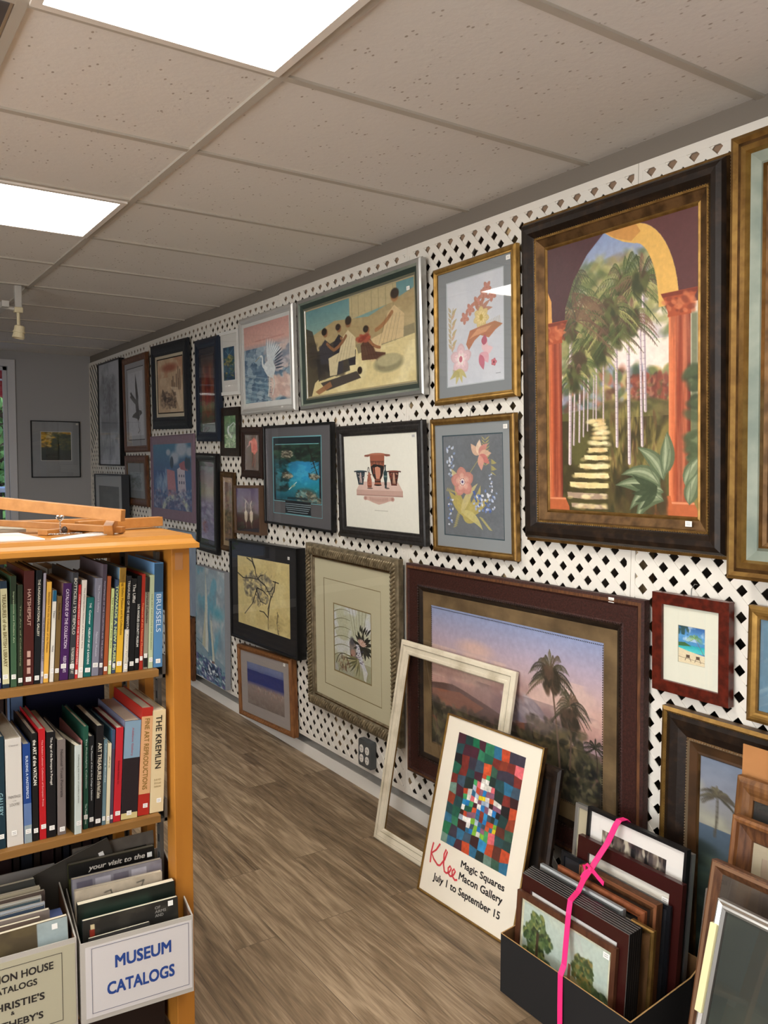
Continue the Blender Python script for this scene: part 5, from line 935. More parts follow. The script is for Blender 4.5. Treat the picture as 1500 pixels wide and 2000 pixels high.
# ------------------------------------------------------------------ black box of frames with pink ribbon
card = mat('black_cardboard', '1c1b1b', .85, bump=.1, bscale=60); kraft = mat('kraft_cardboard', '8a6540', .9, c2='6f4e2e', scale=12)
t = thing('cardboard_box', 'black cardboard box full of framed pictures on the floor', 'box', None, Matrix.Identity(4))
A, B, C_, D, E_ = (1.64, 1.805), (1.64, 1.325), (1.915, 1.350), (2.003, 1.372), (2.0, 1.84)
obj('bottom', MB().prism([A, B, C_, D, E_], .001, .005, card), t)
def wall_seg(p, q, h0, h1, name):
    n = Vector((q[0]-p[0], q[1]-p[1])).normalized(); nn = Vector((n.y, -n.x))*.002; b = MB()
    P = [(p[0]-nn.x, p[1]-nn.y), (q[0]-nn.x, q[1]-nn.y), (q[0]+nn.x, q[1]+nn.y), (p[0]+nn.x, p[1]+nn.y)]
    b.face([(P[3][0], P[3][1], .002), (P[2][0], P[2][1], .002), (P[2][0], P[2][1], h1), (P[3][0], P[3][1], h0)], kraft)
    b.face([(P[1][0], P[1][1], .002), (P[0][0], P[0][1], .002), (P[0][0], P[0][1], h0), (P[1][0], P[1][1], h1)], card)
    b.face([(P[0][0], P[0][1], h0), (P[3][0], P[3][1], h0), (P[2][0], P[2][1], h1), (P[1][0], P[1][1], h1)], mat('torn_kraft_edge', 'b08a58', .9))
    b.face([(P[0][0], P[0][1], .002), (P[3][0], P[3][1], .002), (P[3][0], P[3][1], h0), (P[0][0], P[0][1], h0)], card); b.face([(P[1][0], P[1][1], .002), (P[2][0], P[2][1], .002), (P[2][0], P[2][1], h1), (P[1][0], P[1][1], h1)], card)
    obj(name, b, t)
wall_seg(B, A, .18, .18, 'front_panel'); wall_seg(C_, B, .185, .18, 'side_panel'); wall_seg(D, C_, .19, .185, 'side_panel'); wall_seg(E_, D, .19, .19, 'back_panel'); wall_seg(A, E_, .18, .19, 'side_panel')
def in_box(name, label, cat, Xt, ya, yb, ht, lean, T, prof, mats, art, glass=True, sticker=None, group=None):
    w_ = ya-yb; h_ = (ht-.007)/math.cos(R(lean)); return framed(name, label, cat, lean_M(Xt-h_*math.sin(R(lean)), (ya+yb)/2, 0, lean, T, .007), w_, h_, prof, mats, art, T=T, glass=glass, sticker=sticker, group=group)
in_box('framed_print', 'brown framed farmyard print with trees, frontmost in the black box', LC, 1.695, 1.796, 1.420, .302, 4, .012, flat(.018, .012, mat('reddish_brown_wood', '5b3824', .45, c2='48291a', scale=8, stretch=(8, 8, 2))), (), a_farmyard, sticker=(.155, .262, .0085))
names_ = ['frontmost of the six matching maroon and black frames in the box', 'second of the six matching thin maroon and black frames', 'third of the six matching thin maroon and black frames', 'fourth of the six matching thin maroon and black frames', 'fifth of the six matching thin maroon and black frames', 'rearmost of the six matching thin maroon and black frames']
black_side = plain('131212', .4, coat=.3)
for i in range(6):
    X = 1.712+.0098*i; prf = [(0, 0, black_side), (0, .0078, plain('55504c', .35)), (.0012, .0092, maroon), (.036, .0092, maroon), (.04, .0075, maroon), (.04, .004, maroon)]
    in_box('picture_frame', names_[i], 'picture frame', X, 1.793+.003*i, 1.392+.001*i, .350, 4, .0094, prf, [(.03, .03, .03, .03, 'e4e0da')] if i == 0 else (), a_plain('d9d5cc', 'c9c4ba'), glass=i == 0, group='matching maroon and black frames in the box')
in_box('picture_frame', 'rounded silver grey frame behind the maroon frames in the box', 'picture frame', 1.792, 1.804, 1.483, .350, 4, .016, dome(.02, .016, plain('a9aeb0', .3, .6)), (), a_plain('4c4a46', '3a3834'), glass=False)
in_box('picture_frame', 'short gold leaf frame wedged at the right end of the box', 'picture frame', 1.80, 1.462, 1.385, .332, 4, .014, dome(.012, .014, gold), (), a_plain('6a4a2c', '4a3420'), glass=False)
in_box('picture_frame', 'plain light brown frame in the box behind the silver grey frame', 'picture frame', 1.826, 1.764, 1.437, .353, 4.2, .014, dome(.022, .014, mat('light_brown_wood', '8a4f30', .4, c2='6d3b22', scale=6, stretch=(8, 8, 2), coat=.3)), [(.02, .02, .02, .02, '2a2420')], a_plain('c8c0b0', 'b0a898'))
in_box('picture_frame', 'thick ribbed brown frame in the middle of the box', 'picture frame', 1.856, 1.70, 1.419, .372, 4.2, .026, [(0, 0, brownwood), (0, .026, plain('7c4e34', .4)), (.004, .026, brownwood), (.006, .022, plain('8a5a3c', .4)), (.014, .02, brownwood), (.03, .012, brownwood)], (), a_plain('3a2c24', '2c201a'), glass=False)
in_box('picture_frame', 'thin black lacquer frame in the box before the mahogany frame', 'picture frame', 1.890, 1.806, 1.399, .367, 4.5, .008, flat(.014, .008, plain('16181c', .25, coat=.5)), (), a_plain('26262a', '1c1c20'), glass=False)
in_box('framed_print', 'dark mahogany frame with a white mat, in the box', LC, 1.912, 1.757, 1.378, .430, 5, .018, flat(.042, .018, maroon), [(.04, .04, .04, .04, 'e3ddd0')], a_plain('cfc6b4', 'b8ad98'), sticker=(.135, .36, .015))
t = in_box('framed_print', 'black framed sepia photograph of a crowd on a white mat, tied with pink ribbon', LC, 1.948, 1.753, 1.393, .512, 5, .018, flat(.010, .018, black), [(.045, .06, .045, .2, 'e9e4dd')], a_crowd)
in_box('framed_print', 'silver framed pale mat print, rearmost in the box', LC, 1.976, 1.829, 1.395, .492, 5, .014, flat(.012, .014, silver), [(.05, .05, .05, .05, 'b8ad92')], a_plain('8a8068', '6a6250'))
# pink ribbon
pink = plain('f0307c', .45)
def ribbon_strip(pts, wd, side, name, parent, th=.0008):
    b = MB(); P = [Vector(p) for p in pts]; sd = Vector(side).normalized()*wd/2; n = len(P); k = b.mi(pink)
    for i, p in enumerate(P):
        d = (P[min(i+1, n-1)]-P[max(i-1, 0)]).normalized(); nn = d.cross(sd).normalized()*th
        for q in (p-sd, p+sd): b.v += [tuple(q-nn), tuple(q+nn)]
    for i in range(n-1):
        a = 4*i; c = a+4
        for q in ((a, c, c+2, a+2), (a+1, a+3, c+3, c+1), (a, a+1, c+1, c), (a+2, c+2, c+3, a+3)): b.f.append(q); b.m.append(k)
    return obj(name, b, parent, smooth=False)
rb = thing('ribbon', 'bright pink ribbon tied over the black box of frames', 'ribbon')
ribbon_strip([(1.985, 1.612, .46), (1.975, 1.615, .505), (1.962, 1.618, .5195), (1.938, 1.622, .519), (1.928, 1.626, .505), (1.90, 1.632, .455), (1.862, 1.643, .405), (1.84, 1.641, .388)], .020, (0, 1, 0), 'band', rb)
ribbon_strip([(1.84, 1.641, .388), (1.80, 1.632, .372), (1.76, 1.615, .356), (1.71, 1.598, .352), (1.69, 1.585, .325), (1.676, 1.578, .27), (1.655, 1.566, .2), (1.635, 1.56, .181), (1.633, 1.558, .15), (1.632, 1.557, .09), (1.632, 1.556, .02), (1.62, 1.556, .003)], .018, (0, 1, .1), 'band', rb)
b = MB(); b.tube([(1.842, 1.64, .388), (1.836, 1.652, .40), (1.832, 1.66, .394), (1.832, 1.656, .378), (1.838, 1.645, .38)], .005, pink, 6, True); b.ball((1.838, 1.641, .388), .008, pink, 8, 6); obj('knot', b, rb)
ribbon_strip([(1.838, 1.64, .388), (1.83, 1.62, .391), (1.826, 1.60, .384), (1.824, 1.578, .376)], .012, (.3, 0, 1), 'tail', rb); ribbon_strip([(1.838, 1.642, .388), (1.826, 1.652, .376), (1.82, 1.658, .36)], .012, (0, 1, .2), 'tail', rb)
# ------------------------------------------------------------------ outlet box
t = thing('outlet_box', 'grey four socket electrical box on the lattice near the floor', 'outlet', None, Matrix.Translation((XL, 3.228, .165)))
gm = plain('5c5f60', .4, .4)
obj('housing', MB().prism([(-.055, .0), (-.05, -.01), (.05, -.01), (.055, 0), (.055, .108), (.05, .118), (-.05, .118), (-.055, .108)], 0, .032, gm, Matrix(((0, 0, -1, 0), (1, 0, 0, 0), (0, 1, 0, 0), (0, 0, 0, 1)))), t, bevel=.003)
for yy in (-.024, .024):
    for zz in (.028, .074):
        s_ = MB().prism([(yy+.017*math.cos(a)*(1 if abs(math.cos(a)) < .8 else .92), zz+.019*math.sin(a)) for a in [i*math.pi/8 for i in range(16)]], 0, .0345, plain('e6e2da', .4), Matrix(((0, 0, -1, 0), (1, 0, 0, 0), (0, 1, 0, 0), (0, 0, 0, 1))))
        so = obj('socket', s_, t); b = MB()
        for dy in (-.006, .006): b.box((-.0352, yy+dy-.001, zz), (-.0343, yy+dy+.001, zz+.009), plain('2a2a2a', .6))
        b.box((-.0352, yy-.002, zz-.01), (-.0343, yy+.002, zz-.006), plain('2a2a2a', .6)); obj('slots', b, so)
# ------------------------------------------------------------------ ceiling track spotlight at far left
t = thing('track_spotlight', 'cream track spotlight hanging from the ceiling at the far left', 'spotlight', None, Matrix.Translation((.93, 5.0, 0)))
cm = plain('c9bd9c', .45); wm = plain('b9b6b0', .4)
obj('track', MB().box((-.09, -.05, 2.42), (-.055, 2.6, 2.452), wm).box((-.095, .5, 2.44), (-.05, .54, H-.006), wm).box((-.095, 2.3, 2.44), (-.05, 2.34, H-.006), wm).tube([(-.08, 0, 2.43), (0, 0, 2.42)], .012, wm), t)
obj('adapter', MB().box((-.022, -.02, 2.40), (.022, .02, 2.43), cm).box((-.018, -.016, 2.425), (.018, .016, H-.009), wm), t, bevel=.004)
obj('stem', MB().lathe([(.009, 0), (.009, .085)], cm, Matrix.Translation((0, 0, 2.325))), t)
Ms = Matrix.Translation((0, 0, 2.285)) @ Matrix.Rotation(R(8), 4, 'Y') @ Matrix.Scale(.8, 4)
obj('lamp_head', MB().lathe([(.026, .058), (.034, .052), (.036, .02), (.04, .018), (.04, .008), (.036, .006), (.042, -.028), (.036, -.03), (.03, -.02)], cm, Ms), t, smooth=False)
# ================================================================== BOOKCASE
oak = mat('golden_birch_veneer', 'b87a2e', .42, c2='a86c26', scale=3, stretch=(6, 6, 1), coat=.15, lo=.3, hi=.75)
oak_h = mat('golden_birch_veneer_lengthwise', 'bd8236', .42, c2='ad742c', scale=3, stretch=(1, 8, 8), coat=.15, lo=.3, hi=.75)
shelf_oak = mat('dark_oak_shelf', '8e6634', .5, c2='7d582b', scale=3, stretch=(1, 8, 8))  # shelf boards, darker brown than the posts
steel = mat('grey_shelf_standard', '6d6c68', .4, .6)
BX0, BX1, BY0, BY1 = -.55, .797, 2.1, 2.70
t = thing('bookcase', 'double sided golden birch bookcase with two visible shelves of art books', 'bookcase', None, Matrix.Translation((0, 0, 0)))
b = MB(); ov = .012      # slab with coved edge
prof = [(0, 0), (0, .012), (.006, .016), (.012, .024), (.016, .034)]
lo_ = (BX0, BX1+ov, BY0-.04, BY1+.02)
for i in range(len(prof)-1):
    (u0, v0), (u1, v1) = prof[i], prof[i+1]; k = b.mi(oak_h); n = len(b.v)
    for u, v in ((u0, v0), (u1, v1)): b.v += [(lo_[0]+u, lo_[2]+u, 1.36+v), (lo_[1]-u, lo_[2]+u, 1.36+v), (lo_[1]-u, lo_[3]-u, 1.36+v), (lo_[0]+u, lo_[3]-u, 1.36+v)]
    for j in range(4): j2 = (j+1) % 4; b.f.append((n+j, n+j2, n+4+j2, n+4+j)); b.m.append(k)
b.face([(lo_[0], lo_[3], 1.36), (lo_[1], lo_[3], 1.36), (lo_[1], lo_[2], 1.36), (lo_[0], lo_[2], 1.36)], oak_h)
b.face([(lo_[0]+.016, lo_[2]+.016, 1.394), (lo_[1]-.016, lo_[2]+.016, 1.394), (lo_[1]-.016, lo_[3]-.016, 1.394), (lo_[0]+.016, lo_[3]-.016, 1.394)], oak_h)
obj('top', b, t)
for x0 in (.748, BX0):
    for y0, y1 in ((2.1, 2.16), (2.64, 2.70)):
        obj('post', bbox((x0, y0, .0), (x0+.049, y1, 1.36), oak), t, bevel=.002)
    obj('end_rail', bbox((x0+.012, 2.16, 1.18), (x0+.037, 2.64, 1.36), oak), t)
    obj('end_rail', bbox((x0+.012, 2.16, .02), (x0+.037, 2.64, .14), oak), t)
    obj('centre_stile', bbox((x0+.012, 2.37, .14), (x0+.037, 2.43, 1.18), oak), t)
obj('dowel_inlay', bbox((.757, 2.0993, 1.30), (.778, 2.1005, 1.345), mat('end_grain', 'a8764a', .6)), t)
obj('centre_rail', bbox((BX0, 2.395, 1.309), (.672, 2.411, 1.36), oak_h), t)
obj('centre_post', bbox((.672, 2.386, .0), (.698, 2.414, 1.36), oak), t)
b = MB().box((.6995, 2.392, .02), (.7145, 2.398, 1.35), steel)
for i in range(24): b.box((.704, 2.3905, .14+i*.05), (.710, 2.3925, .16+i*.05), plain('1e1d1c', .7))
obj('shelf_standard', b, t)
for yy in (2.52, 2.19):
    b = MB().box((.738, yy, .1), (.7475, yy+.026, 1.34), steel)
    for i in range(24): b.box((.7372, yy+.009, .14+i*.05), (.7385, yy+.017, .16+i*.05), plain('1e1d1c', .7))
    obj('shelf_standard', b, t)
for z in (1.043, .655, .2):
    for (y0, y1) in ((2.105, 2.385), (2.415, 2.69)):
        obj('shelf', bbox((BX0+.05, y0, z-.019), (.712 if z > .3 else .745, y1, z), shelf_oak), t, bevel=.001)
    obj('shelf_bracket', MB().box((.712, 2.13, z-.03), (.738, 2.37, z-.021), steel).box((.730, 2.13, z-.03), (.738, 2.37, z+.03), steel), t) if z > .3 else None
obj('plinth', bbox((BX0+.05, 2.2, 0), (.747, 2.6, .18), plain('2c1d14', .8)), t)
# ------------------------------------------------------------------ books
paper = mat('book_pages', 'e6dfcc', .8, c2='cfc6b0', scale=90, stretch=(60, 1, 1))
def make_book(label, x, w_, h_, lean, y, z, c, d=.23, title=None, tc='e8e4da', tz=(.9, .3), th=.5, bands=(), bold=.01, sticker=True, c_side=None, group=None, cat='book', turn=0):
    M = Matrix.Translation((x, y, z))
    if turn: M = M @ Matrix.Rotation(R(turn), 4, 'Z')
    M = M @ Matrix.Translation((w_, 0, 0)) @ Matrix.Rotation(R(lean), 4, 'Y') @ Matrix.Translation((-w_, 0, 0)) if lean >= 0 else M @ Matrix.Rotation(R(lean), 4, 'Y')
    t = thing('book', label, cat, group, M); w2 = w_-.0008; cm_ = plain(c, .45, coat=.15); cs = plain(c_side, .45) if c_side else cm_
    k = min(.0022, w2*.2); b = MB().box((.0004, 0, 0), (w2, .003, h_), cm_).box((.0004, .002, 0), (.0004+k, d, h_), cs).box((w2-k, .002, 0), (w2, d, h_), cs)
    ck = obj('cover', b, t, bevel=.0006 if w_ > .012 else 0)
    obj('pages', bbox((.0004+k, .003, .003), (w2-k, d-.004, h_-.003), paper), t)
    for (a, e, cc) in bands: obj('spine_panel', bbox((.0006, -.0005, h_*a), (w2-.0002, .0001, h_*e), plain(cc, .5)), ck)
    if title:
        for i, ti in enumerate(title if isinstance(title, list) else [title]):
            tt, z1, z2 = (ti, tz[0], tz[1]) if isinstance(ti, str) else ti
            lettering(tt, w_*.5, h_*z1, h_*(z1-z2), w_*th, -.0008, plain(tc, .5), ck, bold, mode='v', name='spine_title')
    if sticker:
        s = min(.006, w_*.34); zz = .008+.022*random.random(); cx = w_*.5+(w_*.5-s)*random.uniform(-.5, .5); b = MB().box((cx-s, -.0011, zz), (cx+s, -.0006, zz+.011), label_white)
        for q in range(2): b.box((cx-s*.7, -.0013, zz+.003+.004*q), (cx+s*.6, -.001, zz+.0042+.004*q), plain('9a9a9a', .7))
        obj('price_sticker', b, ck)
    return t
random.seed(7)
G1, G2 = 'art books on the upper shelf', 'art books on the middle shelf'
U = [(.3259,.0133,.264,.3,'1c2450','navy sliver of a book cut by the left edge on the upper shelf',{}),
(.3405,.0163,.257,0,'1e3040','cream spine with dark ends titled Treasures of the British Library',dict(title='TREASURES of the BRITISH LIBRARY', tc='6a5c34', tz=(.88,.2), bands=((.04,.93,'c9c59c'),))),
(.3584,.0143,.267,1.1,'3c5a40','green book with small pale lettering on the upper shelf',dict(title=['Impressionist and Modern Art'], tc='a8b894', tz=(.86,.4), th=.3, bands=((.75,1,'23301f'),))),
(.3735,.0128,.245,1.3,'26301f','very dark green book with ornament marks, between green and maroon books',dict(title='The Art of Collecting', tc='8a9270', tz=(.8,.2), th=.3)),
(.3863,.0242,.277,1.7,'481a16','thick maroon book titled HATSHEPSUT',dict(title=[('HATSHEPSUT',.84,.52),('___  ___  ___',.3,.1)], tc='c4a092', th=.32)),
(.4106,.0146,.277,2.4,'0e1418','black book titled THE HUNGARIAN NATIONAL GALLERY',dict(title='THE HUNGARIAN NATIONAL GALLERY', tc='d8d4c4', tz=(.92,.42), th=.38)),
(.4252,.0067,.269,2.9,'9a94a0','thin lilac grey booklet beside the yellow book',dict(title='THE MUSEUM OF MODERN ART', tz=(.6,.2), tc='5c5c5c', th=.5)),
(.4319,.0121,.247,3.3,'e0ac48','yellow orange book with brown lettering on the upper shelf',dict(title='Selections from the Collection of the Museum', tc='8a5c20', tz=(.9,.3), th=.35)),
(.4460,.0100,.225,3.3,'dcd8cc','thin white booklet with a blue top band',dict(title=[('Titian',.78,.7),('Venice',.4,.33)], tc='6a6a6a', th=.4, bands=((.88,1,'1d5a7a'),))),
(.4568,.0123,.210,3.3,'6e5630','short olive brown book left of the purple catalogue',dict(title='Gothic Mirror', tc='3a2c18', tz=(.92,.72), th=.35)),
(.4692,.0214,.240,3.5,'401a52','purple book titled CATALOGUE OF THE COLLECTION',dict(title=[('CATALOGUE OF THE COLLECTION',.94,.33),('MUSEUM OF FINE ARTS',.25,.08)], tc='d8c8dc', th=.34, c_side='8a6a62')),
(.4914,.0141,.265,3.5,'34353a','charcoal book titled BOTTICELLI TO TIEPOLO',dict(title=[('BOTTICELLI TO TIEPOLO',.95,.42),('THE PHILBROOK MUSEUM OF ART',.3,.05)], tc='d0ccc0', th=.48, c_side='55565c')),
(.5056,.0074,.234,3.5,'c03030','thin red booklet beside the charcoal book',dict(title='COLLECTION OF THE GREAT MASTERS', tc='f0c8c0', tz=(.9,.15), th=.45)),
(.5131,.0128,.245,3.7,'dcd4c8','cream book with small grey script on the upper shelf',dict(title=['The Metropolitan Museum of Art New York'], tc='7a746c', tz=(.92,.3), th=.3)),
(.5266,.0187,.200,3.7,'14605c','short teal book titled MUSEUM OF ART & GARDENS',dict(title=[('THE',.93,.87),('Cummer',.84,.66),('MUSEUM OF ART & GARDENS',.62,.16)], tc='e0e8e4', th=.26)),
(.5461,.0181,.247,3.6,'7c7c8a','grey lilac book right of the teal book',dict(title=[('The Picture Gallery',.93,.65),('National Museum',.45,.2)], tc='b8b8c4', th=.28)),
(.5642,.0106,.281,3.5,'463c48','tall dark mauve book on the upper shelf',dict(title='MASTERPIECES OF THE COLLECTION AND THE GALLERY', tc='a8a0ac', tz=(.85,.15), th=.3, c_side='6a6068')),
(.5756,.0108,.250,3.4,'a0512c','plain terracotta book on the upper shelf',{}),
(.5871,.0085,.218,3.5,'c4d08c','short pale green booklet beside the terracotta book',dict(title='The Museum of Fine Arts', tc='6a7848', tz=(.9,.3), th=.35)),
(.5962,.0095,.240,3.6,'3c4c66','slate blue book with lime lettering TOWARDS A NEW MUSEUM',dict(title='TOWARDS A NEW MUSEUM', tc='b8c488', tz=(.94,.04), th=.75, bold=.02)),
(.6066,.0169,.269,3.4,'d8a82c','tall yellow book about a museum and its collections',dict(title=['The Fogg Gallery Museum and Its Collections'], tc='7a5c14', tz=(.94,.36), th=.42, bands=((.86,1,'8a6a28'),), c_side='7a9cb4')),
(.6255,.0137,.247,3.2,'1c1a1c','black book right of the tall yellow book, behind a grey booklet',dict(title='TREASURES OF THE HERMITAGE', tc='c8c4b8', tz=(.95,.4), th=.4)),
(.6392,.0145,.239,3.2,'141416','black book titled The Uffizi',dict(title='The Uffizi', tc='d4d0c8', tz=(.94,.74), th=.5)),
(.6537,.0120,.245,3.1,'121214','black book with white capitals right of The Uffizi',dict(title='LOS ANGELES COUNTY MUSEUM', tc='e0dcd4', tz=(.7,.25), th=.45)),
(.6668,.0100,.249,2.8,'a02a1c','red book with orange lettering on the upper shelf',dict(title='Treasures of the National Museum', tc='e89060', tz=(.7,.15), th=.4)),
(.6778,.0122,.240,2.4,'8c8674','stone grey illustrated spine titled The Courtauld Collection',dict(title='The Courtauld Collection', tc='2c2a26', tz=(.96,.5), th=.45, bands=((.02,.16,'1c1a18'),(.84,1,'2a2620')))),
(.6904,.0133,.245,2.1,'b4c09c','pale sage book left of the blue BRUSSELS book',dict(title='THE ART INSTITUTE OF CHICAGO', tc='7c8a68', tz=(.8,.2), th=.25)),
(.7045,.0249,.276,1.5,'4f80ac','thick blue book titled BRUSSELS, last on the upper shelf',dict(title=[('BRUSSELS',.7,.34)], tc='cfe0ec', th=.5, bold=0, bands=((.72,.99,'2a4a66'),), c_side='7aa8d4'))]
for x, w_, h_, ln, c, lb, kw_ in U: make_book(lb, x, w_, h_, ln, 2.127, 1.0432, c, group=G1, **kw_)
make_book('short grey white booklet standing in front of the black books', .6244, .0120, .110, 3.4, 2.1232, 1.0432, 'b9b6b4', d=.003, title='American Painting', tc='6a6a6a', tz=(.9,.2), th=.4, group=G1)
m_ = 'f0ece0'
V = [(.3187,.0213,.273,.3,'16303c','dark teal book cut by the left edge on the middle shelf',dict(title='GALLERY', tc='8ab0b8', tz=(.5,.3))),
(.3421,.0375,.264,0,'cfcac2','thick white slipcase titled PAINTINGS in the LOUVRE',dict(d=.25)),
(.3804,.0186,.245,.2,'1c3f80','blue book titled BUILDING A MASTERPIECE',dict(title='BUILDING A MASTERPIECE', tc='c8d4e8', tz=(.88,.45), th=.3, bands=((.0,.18,'8f9ca0'),(.18,.4,'5c74a0')))),
(.4004,.0141,.268,.3,'141414','black book titled the ART of the VATICAN',dict(title='the ART of the VATICAN', tc='e8e4d8', tz=(.94,.52), th=.55)),
(.4157,.0164,.276,.5,'b41a22','bright red book on the middle shelf',dict(title='The Robert Lehman Collection of European Prints', tc='e8a0a0', tz=(.9,.3), th=.28)),
(.4324,.0224,.264,.8,'101014','black book titled The Age of the Baroque in Portugal',dict(title='The Age of the Baroque in Portugal', tc='d8d4cc', tz=(.95,.5), th=.3)),
(.4576,.0206,.240,.9,'746a66','taupe book on the middle shelf',dict(title=['National Trust Portraits'], tc='4a4240', tz=(.9,.4), th=.3)),
(.4938,.0180,.224,1.2,'c3cdc8','pale green white book with a dark picture cover, standing forward',dict(title='Collecting the work of modern artists', tc='8a9088', tz=(.9,.35), th=.25, c_side='2f2d20', turn=6)),
(.5132,.0041,.229,1.2,'b87c78','very thin pink booklet beside the green book',dict(sticker=False)),
(.5191,.0129,.263,1.3,'1c4c3c','dark green book with white lettering on the middle shelf',dict(title=[('The Philadelphia Collection',.88,.4),('The Museum Press',.25,.05)], tc='b8ccc0', th=.35)),
(.5321,.0137,.236,1.3,'101418','black book of small white lines between green and ART TREASURES',dict(title=['The Museum of Art at the College a Selection'], tc='c0c4c4', tz=(.9,.3), th=.35)),
(.5459,.0187,.259,2.5,'161416','black book titled ART TREASURES',dict(title=[('ART TREASURES',.83,.46),('of the World Collection',.45,.28)], tc='d4ccb8', th=.5)),
(.5650,.0099,.221,2.5,'5f7880','slate blue thin book beside ART TREASURES',dict(title='Collecting Studies', tc='c8d4d4', tz=(.95,.5), th=.35)),
(.5749,.0104,.208,2.5,'d2c8a8','short cream booklet on the middle shelf',dict(title='Ars', tc='8a8064', tz=(.85,.7), th=.3)),
(.5853,.0080,.241,2.6,'3f4a66','thin indigo patterned book left of the red book',dict(c_side='3f6a84', bands=((.0,.8,'4a3c4c'),))),
(.5933,.0195,.245,3.0,'b8222c','red book left of the thick grey and black one',dict(title=['Smithsonian American Art'], tc='7a1018', tz=(.65,.4), th=.25, c_side='7a1c20')),
(.6129,.0435,.257,3.4,'241c20','thick book with a grey blue top over a black illustrated spine',dict(d=.252, bands=((.62,.998,'7d98ac'),(.0,.06,'c8b880')), title=[('Addison Gallery',.93,.64)], tc='a06a78', th=.16, c_side='7a7c94')),
(.6568,.0311,.285,3.3,'a8281e','tall red book with a tan label titled FINE ART REPRODUCTIONS',dict(d=.252, bands=((.2,.92,'d3a274'),), title=[('FINE ART REPRODUCTIONS',.9,.24)], tc='8a6a30', th=.42)),
(.6890,.0378,.273,2.3,'d8c59c','thick cream book titled THE KREMLIN, last on the middle shelf',dict(d=.252, title=[('THE KREMLIN',.95,.43),], tc='2a2620', th=.42))]
for x, w_, h_, ln, c, lb, kw_ in V:
    t = make_book(lb, x, w_, h_, ln, 2.127 if 'forward' not in lb else 2.108, .6552, c, group=G2, **kw_)
    if 'LOUVRE' in lb:
        for s_, zz, hh, ww in (('Classical', .245, .004, .02), ('PAINTINGS', .118, .007, .027), ('in the', .110, .003, .008), ('LOUVRE', .099, .007, .022)): lettering(s_, w_/2-ww/2, zz, ww, hh, -.0008, plain('6a6660', .6), t, name='spine_title')
    if 'KREMLIN' in lb:
        for i, s_ in enumerate(('DAVID', 'DOUGLAS', 'DUNCAN')): lettering(s_, w_/2-.009, .085-.009*i, .018, .005, -.0008, plain('8a7448', .6), t, name='spine_title')
# books on the far side of the case, seen through the gaps
random.seed(11)
def back_book(label, x, w_, h_, z, c, y=2.66, d=.2):
    t = thing('book', label, 'book', 'books on the far side of the %s shelf' % {True: 'upper', False: 'middle' if z > .5 else 'bottom'}[z > 1], Matrix.Translation((x, y, z))); cm_ = plain(c, .6)
    obj('cover', MB().box((0, -d, 0), (w_, -d+.002, h_), cm_).box((0, -d, 0), (.002, 0, h_), cm_).box((w_-.002, -d, 0), (w_, 0, h_), cm_), t); obj('pages', bbox((.002, -d+.003, .003), (w_-.002, -.003, h_-.004), paper), t)
def back_row(z, x0, x1, label, cs, hmin, hmax, y=2.66):
    x = x0; k = 0
    while x < x1:
        w_ = random.uniform(.018, .036); o = back_book(label, x, w_, random.uniform(hmin, hmax), z, cs[k % len(cs)], y=y); x += w_+.0012; k += 1
back_row(1.0432, .30, .66, 'book in the shadowed back row of the upper shelf', ['40303c', '6a6a6e', '3c2a22', 'b8b0a0', '2c3c34'], .19, .24)
back_book('steel blue tall book standing in the back row of the middle shelf', .405, .034, .33, .6552, '62789a', y=2.62)
back_book('wide dark navy volume filling the back of the middle shelf', .445, .215, .345, .6552, '0e1330', y=2.60, d=.17)
back_row(.6552, .25, .40, 'brown book in the shadowed back row of the middle shelf', ['3c2a22', '4a382c'], .26, .29)
back_row(.2, .16, .70, 'dark filler book added to darken the space behind the catalog boxes', ['241a18', '1c2028', '30241c', '2c1a1a'], .30, .36, y=2.64)  # filler row in dark colours, added to darken the space behind the boxes
# ------------------------------------------------------------------ sign boxes of catalogs
white_card = mat('white_corrugated_box', 'b5afa6', .8, bump=.2, bscale=40); inner_card = mat('brown_inner_card', '6b4a34', .9)
def sign_box(label, M, w_, d, h_, sheet_c):
    t = thing('catalog_box', label, 'box', 'cut down catalog boxes on the bottom shelf', M); th = .003; b = MB()
    for a, c, cc in (((0, 0), (w_, th), 1), ((0, d-th), (w_, d), 0), ((0, th), (th, d-th), 1), ((w_-th, th), (w_, d-th), 1)):
        h0 = h_ if cc else h_*1.25; n = len(b.v); k = b.mi(white_card)
        hz = {0: h_, 1: h_}[cc]
        def ztop(y): return h_+max(0, (y-.03))*.22
        P = [(a[0], a[1]), (c[0], a[1]), (c[0], c[1]), (a[0], c[1])]; b.v += [(x, y, 0) for x, y in P]+[(x, y, ztop(y)) for x, y in P]
        for q in ((0, 3, 2, 1), (4, 5, 6, 7), (0, 1, 5, 4), (1, 2, 6, 5), (2, 3, 7, 6), (3, 0, 4, 7)): b.f.append(tuple(n+i for i in q)); b.m.append(k)
    obj('carton', b, t); b = MB().box((th, th, .001), (w_-th, d-th, .003), inner_card)
    for x0 in (th, w_-th-.0008): b.face([(x0, th, 0), (x0, d-th, 0), (x0, d-th, h_+.22*(d-.035)-.001), (x0, .03, h_-.001), (x0, th, h_-.001)], inner_card)
    obj('lining', b, t)
    return t, obj('paper_sign', bbox((.012, -.0012, .012), (w_-.004, -.0002, h_-.012), plain(sheet_c, .7)), t)
M1 = Matrix.Translation((.486, 2.046, .2012)) @ Matrix.Rotation(R(-4.8), 4, 'Z')
_, t = sign_box('white box with the blue lettered MUSEUM CATALOGS sign on the bottom shelf', M1, .280, .30, .205, 'cfcac8')
navy = plain('27458a', .6)
lettering('MUSEUM', .082, .123, .140, .033, -.0016, navy, t, .018); lettering('CATALOGS', .062, .058, .168, .033, -.0016, navy, t, .018)
b = MB()
